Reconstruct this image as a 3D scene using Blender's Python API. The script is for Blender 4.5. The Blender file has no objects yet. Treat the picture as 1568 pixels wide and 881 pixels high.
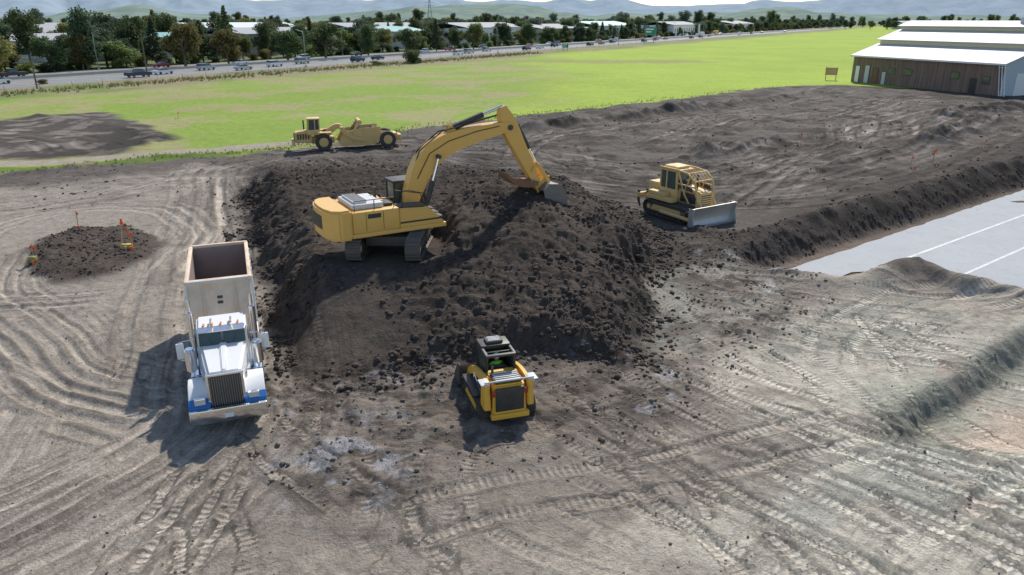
import bpy, bmesh, math, random
import numpy as np
from mathutils import Vector, Matrix, Euler
random.seed(7); RNG=np.random.default_rng(11)
scene=bpy.context.scene
R=math.radians

# ------------------------------------------------------------------ materials
MATS={}
def newmat(name):
    m=bpy.data.materials.new(name); m.use_nodes=True
    nt=m.node_tree; b=nt.nodes['Principled BSDF']
    return m,nt,b
def ramp(nt,src,stops):
    r=nt.nodes.new('ShaderNodeValToRGB'); e=r.color_ramp.elements
    while len(e)<len(stops): e.new(.5)
    for i,(p,c) in enumerate(stops):
        e[i].position=p; e[i].color=(*c,1) if not isinstance(c,float) else (c,c,c,1)
    nt.links.new(src,r.inputs[0]); return r
def mixc(nt,f,a,b,mode='MIX'):
    m=nt.nodes.new('ShaderNodeMix'); m.data_type='RGBA'; m.blend_type=mode
    for s,v in ((m.inputs[0],f),(m.inputs[6],a),(m.inputs[7],b)):
        if hasattr(v,'links'): nt.links.new(v,s)
        elif isinstance(v,(int,float)): s.default_value=v
        else: s.default_value=(*v,1)
    return m.outputs[2]
def math_(nt,op,a,b=0.0,c=None):
    m=nt.nodes.new('ShaderNodeMath'); m.operation=op
    for i,v in enumerate((a,b,c)):
        if v is None: continue
        if hasattr(v,'links'): nt.links.new(v,m.inputs[i])
        else: m.inputs[i].default_value=v
    return m.outputs[0]
def noise(nt,vec,scale,detail=4,rough=.55,dist=0):
    n=nt.nodes.new('ShaderNodeTexNoise'); n.inputs['Scale'].default_value=scale
    n.inputs['Detail'].default_value=detail; n.inputs['Roughness'].default_value=rough
    n.inputs['Distortion'].default_value=dist
    if vec is not None: nt.links.new(vec,n.inputs['Vector'])
    return n.outputs['Fac']
def paint(name,col,rough=.45,metal=0,dust=.35,dustcol=(.25,.21,.17),bump=0.0,scale=3.):
    if name in MATS: return MATS[name]
    m,nt,b=newmat(name)
    tc=nt.nodes.new('ShaderNodeTexCoord').outputs['Object']
    n1=noise(nt,tc,scale,6,.65); n2=noise(nt,tc,scale*9,5,.7)
    f=ramp(nt,n1,[(.38,0.),(.75,1.)]).outputs[0]
    g=nt.nodes.new('ShaderNodeNewGeometry'); sx=nt.nodes.new('ShaderNodeSeparateXYZ')
    nt.links.new(g.outputs['Normal'],sx.inputs[0])
    up=math_(nt,'MULTIPLY_ADD',math_(nt,'MAXIMUM',sx.outputs[2],0.),.6,.5)
    k=math_(nt,'MULTIPLY',math_(nt,'MULTIPLY',f,up),dust)
    k2=math_(nt,'ADD',k,math_(nt,'MULTIPLY',n2,dust*.35))
    c=mixc(nt,k2,col,dustcol)
    nt.links.new(c,b.inputs['Base Color'])
    b.inputs['Metallic'].default_value=metal
    rr=math_(nt,'MULTIPLY_ADD',k2,.5,rough); nt.links.new(rr,b.inputs['Roughness'])
    if bump:
        bp=nt.nodes.new('ShaderNodeBump'); bp.inputs['Strength'].default_value=bump; bp.inputs['Distance'].default_value=.02
        nt.links.new(n2,bp.inputs['Height']); nt.links.new(bp.outputs[0],b.inputs['Normal'])
    MATS[name]=m; return m
YEL=paint('machine_yellow',(.80,.455,.095),.4,dust=.3,dustcol=(.40,.33,.24))
YEL2=paint('machine_yellow_worn',(.78,.51,.18),.5,dust=.6,dustcol=(.48,.37,.23))
YEL3=paint('loader_yellow',(.85,.47,.045),.35,dust=.25)
BLK=paint('black_paint',(.022,.022,.023),.45,dust=.3)
DRK=paint('dark_steel',(.075,.068,.06),.6,.2,dust=.6,dustcol=(.17,.145,.12),bump=.3)
TRK=paint('track_steel',(.14,.125,.115),.55,.4,dust=.8,dustcol=(.17,.145,.12),bump=.5,scale=5)
STL=paint('worn_steel',(.58,.57,.55),.4,.6,dust=.35,dustcol=(.4,.36,.32))
CHR=paint('chrome',(.80,.80,.81),.15,1.,dust=.2,dustcol=(.5,.46,.4))
ROD=paint('cylinder_rod',(.8,.8,.8),.15,1.,dust=.05)
RUB=paint('rubber',(.03,.028,.027),.8,dust=.8,dustcol=(.20,.17,.14),bump=.4)
WHT=paint('white_paint',(.82,.82,.81),.3,dust=.16,dustcol=(.5,.44,.36))
BLU=paint('blue_paint',(.03,.18,.50),.3,dust=.12)
BOXM=paint('dump_box_tan',(.80,.655,.50),.6,dust=.7,dustcol=(.55,.34,.21),scale=1.5)
BOXI=paint('dump_box_inside',(.26,.20,.18),.55,.1,dust=.8,dustcol=(.46,.35,.30),scale=2)
RUST=paint('rusty_steel',(.22,.11,.055),.7,.1,dust=.6,dustcol=(.3,.2,.13),bump=.4)
GRY=paint('grey_paint',(.58,.59,.60),.45,dust=.3,dustcol=(.36,.33,.28))
ORG=paint('orange_flagging',(.85,.13,.02),.6,dust=.05)
WOOD=paint('stake_wood',(.5,.36,.22),.8,dust=.4)
SEAT=paint('vest_green',(.30,.72,.08),.7,dust=.1)
SKIN=paint('skin',(.45,.25,.17),.6,dust=.0)
AMB=paint('amber_lens',(.8,.25,.02),.3,dust=.0)
REDP=paint('red_paint',(.35,.03,.025),.35,dust=.1)
def glassm():
    m,nt,b=newmat('tinted_glass'); b.inputs['Roughness'].default_value=.06; b.inputs['Specular IOR Level'].default_value=.8
    tc=nt.nodes.new('ShaderNodeTexCoord').outputs['Object']
    n=noise(nt,tc,1.5,2); c=mixc(nt,n,(.02,.03,.03),(.12,.17,.155)); nt.links.new(c,b.inputs['Base Color'])
    return m
GLS=glassm()

# ------------------------------------------------------------------ builders
def empty(name,loc=(0,0,0),rz=0,parent=None,rx=0,ry=0):
    e=bpy.data.objects.new(name,None); scene.collection.objects.link(e)
    e.location=loc; e.rotation_euler=(rx,ry,rz); e.empty_display_size=.3
    if parent: e.parent=parent
    return e
def mesh_obj(name,verts,faces,mat,parent=None,smooth=False,ang=35):
    me=bpy.data.meshes.new(name); me.from_pydata([tuple(v) for v in verts],[],faces); me.update()
    bm=bmesh.new(); bm.from_mesh(me); bmesh.ops.recalc_face_normals(bm,faces=bm.faces); bm.to_mesh(me); bm.free()
    return fin(name,me,mat,parent,smooth,ang)
def fin(name,me,mat,parent,smooth=True,ang=35):
    if mat is not None: me.materials.append(mat)
    if smooth:
        me.polygons.foreach_set('use_smooth',[True]*len(me.polygons)); me.set_sharp_from_angle(angle=R(ang))
    o=bpy.data.objects.new(name,me); scene.collection.objects.link(o)
    if parent: o.parent=parent
    return o
def bm_fin(name,bm,mat,parent,smooth=True):
    me=bpy.data.meshes.new(name); bmesh.ops.recalc_face_normals(bm,faces=bm.faces); bm.to_mesh(me); bm.free()
    return fin(name,me,mat,parent,smooth)
def box(P,name,x0,x1,y0,y1,z0,z1,mat,bev=.03,rot=None,piv=None):
    bm=bmesh.new(); bmesh.ops.create_cube(bm,size=1)
    for v in bm.verts: v.co=Vector(((x0+x1)/2+v.co.x*(x1-x0),(y0+y1)/2+v.co.y*(y1-y0),(z0+z1)/2+v.co.z*(z1-z0)))
    bev=min(bev,.4*min(abs(x1-x0),abs(y1-y0),abs(z1-z0)))
    if bev>0: bmesh.ops.bevel(bm,geom=list(bm.edges),offset=bev,segments=2,affect='EDGES',profile=.6)
    if rot is not None:
        c=Vector(piv) if piv is not None else Vector(((x0+x1)/2,(y0+y1)/2,(z0+z1)/2))
        bmesh.ops.rotate(bm,verts=bm.verts,cent=c,matrix=Euler(rot).to_matrix())
    return bm_fin(name,bm,mat,P)
def prism(P,name,prof,y0,y1,mat,bev=.02,axis='y'):
    n=len(prof)
    if axis=='y': v=[(a,y0,b) for a,b in prof]+[(a,y1,b) for a,b in prof]
    elif axis=='z': v=[(a,b,y0) for a,b in prof]+[(a,b,y1) for a,b in prof]
    else: v=[(y0,a,b) for a,b in prof]+[(y1,a,b) for a,b in prof]
    bm=bmesh.new(); vs=[bm.verts.new(c) for c in v]
    bm.faces.new(vs[:n]); bm.faces.new(vs[n:][::-1])
    for i in range(n): bm.faces.new((vs[i],vs[(i+1)%n],vs[n+(i+1)%n],vs[n+i]))
    bmesh.ops.recalc_face_normals(bm,faces=bm.faces)
    if bev>0:
        ed=[e for e in bm.edges if e.calc_face_angle(0)>R(25)]
        bmesh.ops.bevel(bm,geom=ed,offset=bev,segments=2,affect='EDGES')
    return bm_fin(name,bm,mat,P)
def hexa(P,name,pts,mat,bev=.03):
    bm=bmesh.new(); v=[bm.verts.new(p) for p in pts]
    for f in ((0,1,2,3),(4,5,6,7),(0,1,5,4),(1,2,6,5),(2,3,7,6),(3,0,4,7)): bm.faces.new([v[i] for i in f])
    bmesh.ops.recalc_face_normals(bm,faces=bm.faces)
    if bev>0: bmesh.ops.bevel(bm,geom=list(bm.edges),offset=bev,segments=2,affect='EDGES')
    return bm_fin(name,bm,mat,P)
def cyl(P,name,p0,p1,r,mat,seg=20,r2=None,bev=0.0):
    p0=Vector(p0);p1=Vector(p1); d=p1-p0
    bm=bmesh.new(); bmesh.ops.create_cone(bm,cap_ends=True,segments=seg,radius1=r,radius2=r if r2 is None else r2,depth=d.length)
    if bev>0:
        ed=[e for e in bm.edges if e.calc_face_angle(0)>R(50)]
        bmesh.ops.bevel(bm,geom=ed,offset=bev,segments=2,affect='EDGES')
    M=Matrix.Translation((p0+p1)/2)@d.to_track_quat('Z','Y').to_matrix().to_4x4()
    bmesh.ops.transform(bm,matrix=M,verts=bm.verts)
    return bm_fin(name,bm,mat,P)
def tube(P,name,pts,r,mat,seg=8):
    pts=[Vector(p) for p in pts]; vs=[];fs=[]
    for i,p in enumerate(pts):
        d=(pts[min(i+1,len(pts)-1)]-pts[max(i-1,0)]).normalized()
        q=d.to_track_quat('Z','Y')
        for k in range(seg):
            a=2*math.pi*k/seg; vs.append(p+q@Vector((r*math.cos(a),r*math.sin(a),0)))
    for i in range(len(pts)-1):
        for k in range(seg):
            a=i*seg+k;b=i*seg+(k+1)%seg; fs.append((a,b,b+seg,a+seg))
    fs.append(tuple(range(seg))); fs.append(tuple(range((len(pts)-1)*seg,len(pts)*seg)))
    return mesh_obj(name,vs,fs,mat,P,True,60)
def beam(P,name,cs,hw,mat,bev=.03):
    n=len(cs)
    def cr(p0,p1,p2,p3,t): return .5*((2*p1)+(-p0+p2)*t+(2*p0-5*p1+4*p2-p3)*t*t+(-p0+3*p1-3*p2+p3)*t**3)
    C=np.array(cs,float); L=[]
    for i in range(n-1):
        for t in np.linspace(0,1,6,endpoint=False):
            L.append(cr(C[max(i-1,0)],C[i],C[i+1],C[min(i+2,n-1)],t))
    L.append(C[-1]); L=np.array(L); T=np.gradient(L[:,:2],axis=0); T/=np.linalg.norm(T,axis=1)[:,None]
    up=np.stack([-T[:,1],T[:,0]],1)
    A=L[:,:2]+up*L[:,2:3]; B=L[:,:2]-up*L[:,2:3]
    prof=[tuple(a) for a in A]+[tuple(b) for b in B[::-1]]
    m=len(L); vs=[(a,-hw,b) for a,b in prof]+[(a,hw,b) for a,b in prof]; k=len(prof)
    fs=[]
    for i in range(m-1):
        fs.append((i,i+1,k-2-i,k-1-i)); fs.append((k+i,k+i+1,2*k-2-i,2*k-1-i))
    for i in range(k): fs.append((i,(i+1)%k,k+(i+1)%k,k+i))
    return mesh_obj(name,vs,fs,mat,P,True,30)
def stadium(x0,x1,zc,r,r2,n):
    a=[(x0+ r*math.cos(t),zc+r*math.sin(t)) for t in np.linspace(math.pi/2,3*math.pi/2,16)]
    b=[(x1+ r2*math.cos(t),zc-r+r2+r2*math.sin(t)) for t in np.linspace(-math.pi/2,math.pi/2,16)]
    loop=a+b; loop.append(loop[0]); loop=np.array(loop)
    sl=np.r_[0,np.cumsum(np.linalg.norm(np.diff(loop,axis=0),axis=1))]
    s=np.linspace(0,sl[-1],n,endpoint=False)+.01
    X=np.interp(s,sl,loop[:,0]);Z=np.interp(s,sl,loop[:,1])
    X2=np.interp((s+.03)%sl[-1],sl,loop[:,0]);Z2=np.interp((s+.03)%sl[-1],sl,loop[:,1])
    return X,Z,np.arctan2(Z2-Z,X2-X),sl[-1]/n,loop[:-1]
def track(P,name,x0,x1,yc,w,r,r2=None,n=44,mat=None,grouser=.05,rollers=7,frame=None,rolmat=None):
    mat=mat or TRK; r2=r2 or r; zc=r
    e=empty(name,parent=P)
    X,Z,A,p,loop=stadium(x0,x1,zc,r-.04,r2-.04,n)
    vs=[];fs=[]
    for x,z,a in zip(X,Z,A):
        ca,sa=math.cos(a),math.sin(a)
        prof=[(-p*.47,-.03),(-p*.47,.0),(-p*.1,.0),(-p*.04,grouser),(p*.04,grouser),(p*.1,.0),(p*.47,.0),(p*.47,-.03)]
        b=len(vs)
        for yy in (yc-w/2,yc+w/2):
            for u,o in prof: vs.append((x+u*ca+o*sa, yy, z+u*sa-o*ca))
        for i in range(8): fs.append((b+i,b+(i+1)%8,b+8+(i+1)%8,b+8+i))
        fs.append(tuple(range(b,b+8))); fs.append(tuple(range(b+8,b+16)))
    mesh_obj('shoes',vs,fs,mat,e)
    lp=[(x0+(x-x0)*.9 if x<x0 else (x1+(x-x1)*.9 if x>x1 else x), zc+(z-zc)*.86) for x,z in loop]
    prism(e,'chain',lp,yc-w*.18,yc+w*.18,DRK,0)
    fy=(yc-w*.36,yc+w*.36)
    prism(e,'roller_frame',[(x0+.1,zc-r*.35),(x1-.1,zc-r*.35),(x1-.25,zc+r*.38),(x0+.35,zc+r*.38)],fy[0],fy[1],frame or DRK,.03)
    for xx,rr in ((x0,r-.1),(x1,r2-.1)):
        cyl(e,'sprocket',(xx,yc-w*.3,zc),(xx,yc+w*.3,zc),rr*.93,rolmat or DRK,18,bev=.03)
        cyl(e,'hub',(xx,yc-w*.4,zc),(xx,yc+w*.4,zc),rr*.4,rolmat or YEL2,14,bev=.02)
    for i in range(rollers):
        xx=x0+(x1-x0)*(i+.7)/(rollers+.4)
        cyl(e,'roller',(xx,yc-w*.33,r*.3),(xx,yc+w*.33,r*.3),r*.2,DRK,12)
    return e
def wheel(P,name,x,yc,r,w,hub=None,tread=True,side=1):
    e=empty(name,parent=P,loc=(x,yc,r)); hub=hub or YEL2
    prof=[(r*.55,-w/2*.85),(r*.8,-w/2),(r*.95,-w/2*.92),(r,-w/2*.7),(r,w/2*.7),(r*.95,w/2*.92),(r*.8,w/2),(r*.55,w/2*.85)]
    seg=40; vs=[];fs=[];n=len(prof)
    for k in range(seg):
        a=2*math.pi*k/seg
        for j,(q,y) in enumerate(prof):
            qq=q-(.035*r if (tread and k%2 and j in (3,4)) else 0)
            vs.append((qq*math.cos(a),y,qq*math.sin(a)))
    for k in range(seg):
        for j in range(n-1):
            a=k*n+j;b=((k+1)%seg)*n+j; fs.append((a,a+1,b+1,b))
    mesh_obj('tyre',vs,fs,RUB,e,True,30)
    cyl(e,'rim',(0,-w*.36,0),(0,w*.36,0),r*.56,hub,20,bev=.02)
    cyl(e,'hub',(0,-w*.46,0),(0,w*.46,0),r*.22,hub,14,bev=.02)
    return e
def cab(P,name,x0,x1,y0,y1,z0,z1,frame,roofm,post=.07,slant=0.0,door=.35,bars=()):
    e=empty(name,parent=P); p=post
    g=p*.4
    hexa(e,'glass',[(x0+g,y0+g,z0),(x1-g,y0+g,z0),(x1-g,y1-g,z0),(x0+g,y1-g,z0),(x0+g,y0+g,z1-p),(x1-g-slant,y0+g,z1-p),(x1-g-slant,y1-g,z1-p),(x0+g,y1-g,z1-p)],GLS,.01)
    for xx,sl in ((x0,0),(x1-p,slant)):
        for yy in (y0,y1-p):
            hexa(e,'post',[(xx,yy,z0),(xx+p,yy,z0),(xx+p,yy+p,z0),(xx,yy+p,z0),(xx-sl,yy,z1-p),(xx+p-sl,yy,z1-p),(xx+p-sl,yy+p,z1-p),(xx-sl,yy+p,z1-p)],frame,.012)
    xm=x0+(x1-x0)*door
    for yy in (y0,y1-p): box(e,'door_post',xm,xm+p*.8,yy,yy+p,z0,z1-p,frame,.01)
    box(e,'lower_panel',x0-.003,x1+.003,y0-.003,y1+.003,z0-.02,z0+(z1-z0)*.3,frame,.03)
    box(e,'roof',x0-.05,x1-slant+.08,y0-.05,y1+.05,z1-p,z1+.03,roofm,.04)
    return e
def hydr(P,name,p0,p1,r,frac=.58,mat=None):
    p0=Vector(p0);p1=Vector(p1);m=p0.lerp(p1,frac)
    cyl(P,name+'_barrel',p0,m,r,mat or YEL,16,bev=.01); cyl(P,name+'_rod',m,p1,r*.5,ROD,12)

# ------------------------------------------------------------------ numpy noise + terrain
TB=RNG.random(65536)
def vn(x,y,seed=0):
    ix=np.floor(x).astype(np.int64); iy=np.floor(y).astype(np.int64); fx=x-ix; fy=y-iy
    fx=fx*fx*(3-2*fx); fy=fy*fy*(3-2*fy)
    def h(a,b):
        k=(a*374761393+b*668265263+seed*982451653)&0x7fffffff
        k=((k^(k>>13))*1274126177)&0x7fffffff
        return TB[(k^(k>>16))&0xffff]
    return (h(ix,iy)*(1-fx)+h(ix+1,iy)*fx)*(1-fy)+(h(ix,iy+1)*(1-fx)+h(ix+1,iy+1)*fx)*fy
def fbm(x,y,sc,seed=0,octv=4,g=.5):
    s=0;a=1;t=0
    for o in range(octv):
        s=s+a*vn(x*sc+17.3*o,y*sc-9.1*o,seed+o); t+=a; a*=g; sc*=2.03
    return s/t
def ss(a,b,x):
    t=np.clip((x-a)/(b-a),0,1); return t*t*(3-2*t)
def sdf(poly,x,y):
    P=np.array(poly,float); n=len(P); d=np.full(x.shape,1e18); ins=np.zeros(x.shape,bool)
    for i in range(n):
        ax,ay=P[i]; bx,by=P[(i+1)%n]; ex,ey=bx-ax,by-ay
        t=np.clip(((x-ax)*ex+(y-ay)*ey)/(ex*ex+ey*ey),0,1)
        d=np.minimum(d,(x-ax-ex*t)**2+(y-ay-ey*t)**2)
        c=((ay>y)!=(by>y))
        xc=ex*(y-ay)/(ey if ey!=0 else 1e-9)+ax
        ins^=(c&(x<xc))
    return np.where(ins,1,-1)*np.sqrt(d)
def polyline(pts,x,y):
    P=np.array(pts,float); best=np.full(x.shape,1e18); S=np.zeros(x.shape);D=np.zeros(x.shape);s0=0
    for i in range(len(P)-1):
        ax,ay=P[i]; ex,ey=P[i+1]-P[i]; L=math.hypot(ex,ey)
        t=np.clip(((x-ax)*ex+(y-ay)*ey)/(L*L),0,1)
        dx=x-ax-ex*t; dy=y-ay-ey*t; q=dx*dx+dy*dy; m=q<best
        best=np.where(m,q,best); S=np.where(m,s0+t*L,S); D=np.where(m,np.sign(ex*dy-ey*dx)*np.sqrt(q),D); s0+=L
    return D,S,s0
def smooth_pts(pts,k=5):
    C=np.array(pts,float);n=len(C);o=[]
    for i in range(n-1):
        p0,p1,p2,p3=C[max(i-1,0)],C[i],C[i+1],C[min(i+2,n-1)]
        for t in np.linspace(0,1,k,endpoint=False):
            o.append(.5*((2*p1)+(-p0+p2)*t+(2*p0-5*p1+4*p2-p3)*t*t+(-p0+3*p1-3*p2+p3)*t**3))
    o.append(C[-1]); return o

MOUND=[(-23.1,61.4),(-17.6,46.5),(-12.8,34.7),(-9.2,26),(-8.1,23.6),(-5.2,23.2),(-2,24.4),(1.1,25.2),(4.2,24.4),(5.9,28.1),(6.6,33.8),(8.4,41.9),(6.7,50.1),(1,56),(-8.2,67),(-18.1,66.7)]
PIT=[(13.2,37.0),(17.5,40.6),(30,50),(43.5,60.3),(62,74),(80,62),(45,30),(31,31.5),(25.5,32.3),(23.2,34.2),(21.5,37.2),(18.6,36.6),(16.4,35.2)]
LOW=[(11.7,19.6),(13.9,21.6),(17.0,24.0),(21.6,27.6),(30,33),(46,34),(34,22),(22,18.8),(15.5,18.6)]
TLD=[(-64.8,94.3),(-57.4,104),(-46,92),(-36.2,78.2),(-37.5,69.5),(-48,67),(-70,70),(-95,86)]
SOIL=[(-75,42),(-42,58.5),(-33,66.8),(-23.1,71.6),(-17,80),(-12.4,85.5),(1.4,98.9),(22.2,118),(52.3,145.7),(66,149),(88,127),(150,150),(200,60),(90,-30),(-90,-30)]
CHURN=[(-4,15.4),(-8.5,21),(-9.5,24),(-5,25),(7,25),(9,31),(10,38),(14,36),(14,31),(9,26),(5,21),(2,19.5),(-1.5,18)]
SPILL=[(5,32),(8.5,34.5),(12.5,37),(17,42),(13.5,42.5),(9.5,43.5),(8,49),(5,50)]
def H(x,y,fine=True):
    x=np.asarray(x,float);y=np.asarray(y,float)
    near=ss(260,110,y)*ss(160,90,np.abs(x))
    z=(fbm(x,y,.12,1,3)-.5)*.35*near
    z=z*ss(2,6,np.hypot(x+10.7,y-24.5)/1.0)
    wx=(vn(x*.7,y*.7,5)-.5)*1.1+(vn(x*2.3,y*2.3,6)-.5)*.4; wy=(vn(x*.7,y*.7,7)-.5)*1.1
    sd=sdf(MOUND,x+wx,y+wy)
    pl=1.9*np.minimum(ss(0,3.0,sd),ss(0,7.2,y-23.3+.0*x)*.999)
    pl=pl*(1-.65*ss(50,62,y))*(1-.3*ss(2,7,x))
    cx=np.clip(x,-1.3,.3)
    dyp=(y-37.4); dyp=np.where(dyp<0,dyp*.60,dyp)
    r=np.hypot(x-cx,dyp)+ (vn(x*.5,y*.5,9)-.5)*1.2+(vn(x*1.3,y*1.3,12)-.5)*.35
    c1=4.15-.50*r-.25*np.exp(-r*2)
    dy2=(y-36.3); dy2=np.where(dy2<0,dy2*.65,dy2)
    r2=np.hypot(x-4.6,dy2)+(vn(x*.8,y*.8,10)-.5)*.8; c2=2.85-.5*r2
    r3=np.hypot((x-1.0)*.5,y-28.0); c3=1.35-.30*r3
    m=pl
    for c in (c1,c2,c3):
        k=.35; hh=np.clip(.5+.5*(c-m)/k,0,1); m=m*(1-hh)+c*hh+k*hh*(1-hh)*(c>-1)
    m=np.maximum(m,0)*ss(-.2,1.3,sd)
    md=ss(-.3,1.0,sd)
    if fine:
        b=np.abs(vn(x*1.7,y*1.7,20)-.5)*2*.20+np.abs(vn(x*4.1,y*4.1,21)-.5)*2*.13+vn(x*9,y*9,22)*.07
        smoothslope=ss(2.2,.8,np.hypot((x+6.8)*.5,(y-26.5)*.6))
        m=m+(b-.1)*md*(1-.8*smoothslope)
    e=ss(1.45,1.0,np.hypot((x+5.7)/2.25,(y-33.0)/2.7))
    m=m*(1-e)+(1.9)*e
    z=z*(1-md)+m
    ch=ss(-1.5,1.5,sdf(CHURN,x+wx,y+wy))*(1-md)
    z=z+ch*((fbm(x,y,.8,30,3)-.45)*.4+np.abs(vn(x*3.3,y*3.3,31)-.5)*.16)
    sp_=ss(-1.2,.8,sdf(SPILL,x+wx,y+wy))*(1-md)
    z=z+sp_*(.12+(fbm(x,y,.7,36,3)-.4)*.6+np.abs(vn(x*3.,y*3.,37)-.5)*.25)*ss(1.6,3.2,np.hypot(x-11.1,y-46.3))
    u=(x+23.5)*.85+(y-39)*.52; w=-(x+23.5)*.48+(y-39)*.88
    isl=ss(1.15,.6,np.hypot(u/3.1,w/5.4)+(vn(x*.8,y*.8,33)-.5)*.35)
    z=z+isl*(.22+.3*fbm(x,y,1.0,34,3)+.12*np.abs(vn(x*4,y*4,35)-.5))
    sp=sdf(PIT,x+.35*wx,y+.35*wy)
    bank=ss(-1.7,0.1,sp); z=z*(1-bank)-.92*bank
    lip=np.exp(-((sp+2.4)/.9)**2)*ss(0,10,x-8)
    z=z+lip*(.52+.5*(vn(x*.9,y*.9,40)-.3)) + (bank*(1-bank)*4)*np.abs(vn(x*3,y*3,41)-.5)*.4
    z=z+np.exp(-(np.hypot((x-19.3)/2.2,(y-35.6)/.9))**2)*.5*(1-ss(-.5,.3,sp))
    sl=sdf(LOW,x+.5*wx,y+.5*wy); lo=ss(-.6,.45,sl)
    fade=ss(17.5,20.5,y+.0*x)
    z=z-lo*.75*fade+(lo*(1-lo)*4)*np.abs(vn(x*4.5,y*4.5,43)-.5)*.18
    for (pts,wd,hh) in (([(1.2,86),(12,95),(30,110),(48,124)],1.4,.7),([(18,69),(22,72.5),(27,76)],1.8,.8),([(8,60),(15,66),(22,71)],.8,.25),([(43,75),(50,86),(60,92)],2.4,.9),([(-4,80),(10,92),(26,106)],1.,.35),([(24,60),(40,74),(52,84)],.7,.3),([(55,96),(66,104),(80,108)],2.5,1.0),([(-42,59),(-33,67.3),(-23,71.4)],.7,.25),([(-62,98),(-50,90),(-38,80),(-37,72)],1.6,.32)):
        x0=min(p[0] for p in pts)-6;x1=max(p[0] for p in pts)+6;y0=min(p[1] for p in pts)-6;y1=max(p[1] for p in pts)+6
        mk=(x>x0)&(x<x1)&(y>y0)&(y<y1)
        if mk.any():
            D,S,L=polyline(pts,x[mk],y[mk]); z[mk]=z[mk]+hh*np.exp(-(D/wd)**2)*(.5+vn(x[mk]*.9,y[mk]*.9,50))
    if fine:
        bs=ss(45,60,y)*near*ss(0,3,sdf(SOIL,x,y))*(1-md)
        z=z+bs*((fbm(x,y,.45,60,4,.6)-.5)*.5)
        z=z+near*((fbm(x,y,1.6,61,4,.6)-.5)*.07)
    return z

def grow(a,lim,d0,k,k2at,k2):
    o=[a]
    while o[-1]<lim:
        v=o[-1]; d=max(d0,k*v) if v<k2at else max(k*k2at,k2*(v-k2at)+k*k2at)
        o.append(v+d)
    return o
ys=[-80,-60,-40,-25,-15,-8,-3,1,4,6,7.5,8.6,9.6,10.3]+grow(11,9000,.065,.0029,125,.045)
xp=grow(0,9000,.08,.004,75,.06)
xs=[-a for a in xp[:0:-1]]+xp
ys=np.array(ys);xs=np.array(xs)
X,Y=np.meshgrid(xs,ys); X=X.ravel();Y=Y.ravel(); nx,ny=len(xs),len(ys)
Z=H(X,Y)
nearm=ss(200,120,Y)
def C(r,g,b): return np.array([r,g,b])
col=np.tile(C(.098,.084,.072),(len(X),1))
def blend(mask,c,amt=1.0):
    global col
    m=(mask*amt)[:,None]; col=col*(1-m)+c*m
wx=(fbm(X,Y,.25,70,4)-.5)*5; wy=(fbm(X,Y,.25,75,4)-.5)*5
def pm(poly,w,a=1.0): return ss(-w,w,sdf(poly,X+wx*a,Y+wy*a))
n1=fbm(X,Y,.35,80,5,.6); n2=fbm(X,Y,1.3,85,4,.6); n3=fbm(X,Y,.08,90,3)
LEFT=[(-60,-30),(-60,45),(-34,58),(-26,64),(-21.5,58),(-17.6,46.5),(-12.8,34.7),(-9,25),(-8,20),(-5,8),(-5,-30)]
BOT=[(-9,-30),(-9,17),(-7.6,21.5),(-3.5,21),(1.5,21.5),(6,25),(9,29),(11.5,34.5),(16,35),(24,32),(40,34),(60,20),(60,-30)]
RIGHTB=[(2,-30),(2,12),(4,17),(8.5,22),(12,29),(20,31),(34,30),(60,20),(60,-30)]
blend(pm(LEFT,1.6),C(.218,.190,.158))
blend(pm(BOT,1.2),C(.26,.225,.182))
blend(pm(RIGHTB,3),C(.335,.307,.252),.85)
blend(pm(LEFT,3)*ss(.5,.7,n1),C(.135,.115,.095),.65)
blend(pm([(-25,20),(-14,20),(-12,8),(-30,8)],4)*ss(.45,.65,n1),C(.27,.235,.195),.6)
blend(pm([(-8,15),(-9,22),(0,22),(6,23.5),(9,19),(3,14.5),(-3,13.5)],1.5,.6)*ss(.33,.58,n1),C(.150,.128,.106),.8)
blend(pm(BOT,1)*ss(.52,.66,fbm(X,Y,.6,93,5,.6)),C(.175,.152,.126),.6)
blend(pm([(4.5,22),(9,24),(13,25),(20,29),(19,33),(12,33),(7,33),(5.5,27)],1.2)*ss(.42,.6,n2),C(.18,.18,.148),.75)
blend(pm([(13,19),(12,21.5),(15.5,24.5),(21,29.5),(24,29),(17,22)],.8)*ss(.3,.6,n1),C(.20,.208,.168),.7)
blend(pm([(5,12),(8,17),(12,20),(15,19),(10,12)],1.2)*ss(.5,.62,n1),C(.25,.26,.22),.5)
blend(pm([(13.8,20.2),(17,22.6),(24,25.6),(30,22),(17,18.5)],.8,.2),C(.34,.265,.205),.8)
blend(ss(.72,.78,fbm(X,Y,.5,95,4))*pm(BOT,1),C(.33,.23,.19),.3)
ch=pm(CHURN,1.2,.5); blend(ch,C(.120,.100,.083),.8); blend(ch*ss(.5,.62,n2),C(.06,.05,.042),.8)
blend(pm([(6,24),(6,40),(11,40),(14,33),(9,27)],1.5,.5)*ss(.48,.56,fbm(X,Y,.9,97,4,.6)),C(.24,.223,.185),.6)
bk=ss(42,52,Y)*ss(-26,-18,X)*(1-pm(MOUND,1,.1)); blend(bk*ss(.45,.62,n1),C(.130,.112,.096),.8); blend(bk*ss(.5,.35,n1),C(.055,.046,.039),.85)
blend(pm([(15,41.5),(17,46),(48,75),(70,92),(70,70),(50,64),(18,40)],1.5,.3),C(.055,.045,.038),.85)
blend(pm(SPILL,.8,.3),C(.050,.041,.034),.85)
md=ss(-.35,.45,sdf(MOUND,X+(vn(X*.7,Y*.7,5)-.5)*1.1+(vn(X*2.3,Y*2.3,6)-.5)*.4,Y+(vn(X*.7,Y*.7,7)-.5)*1.1))
md*= 1-.75*ss(50,60,Y)
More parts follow.
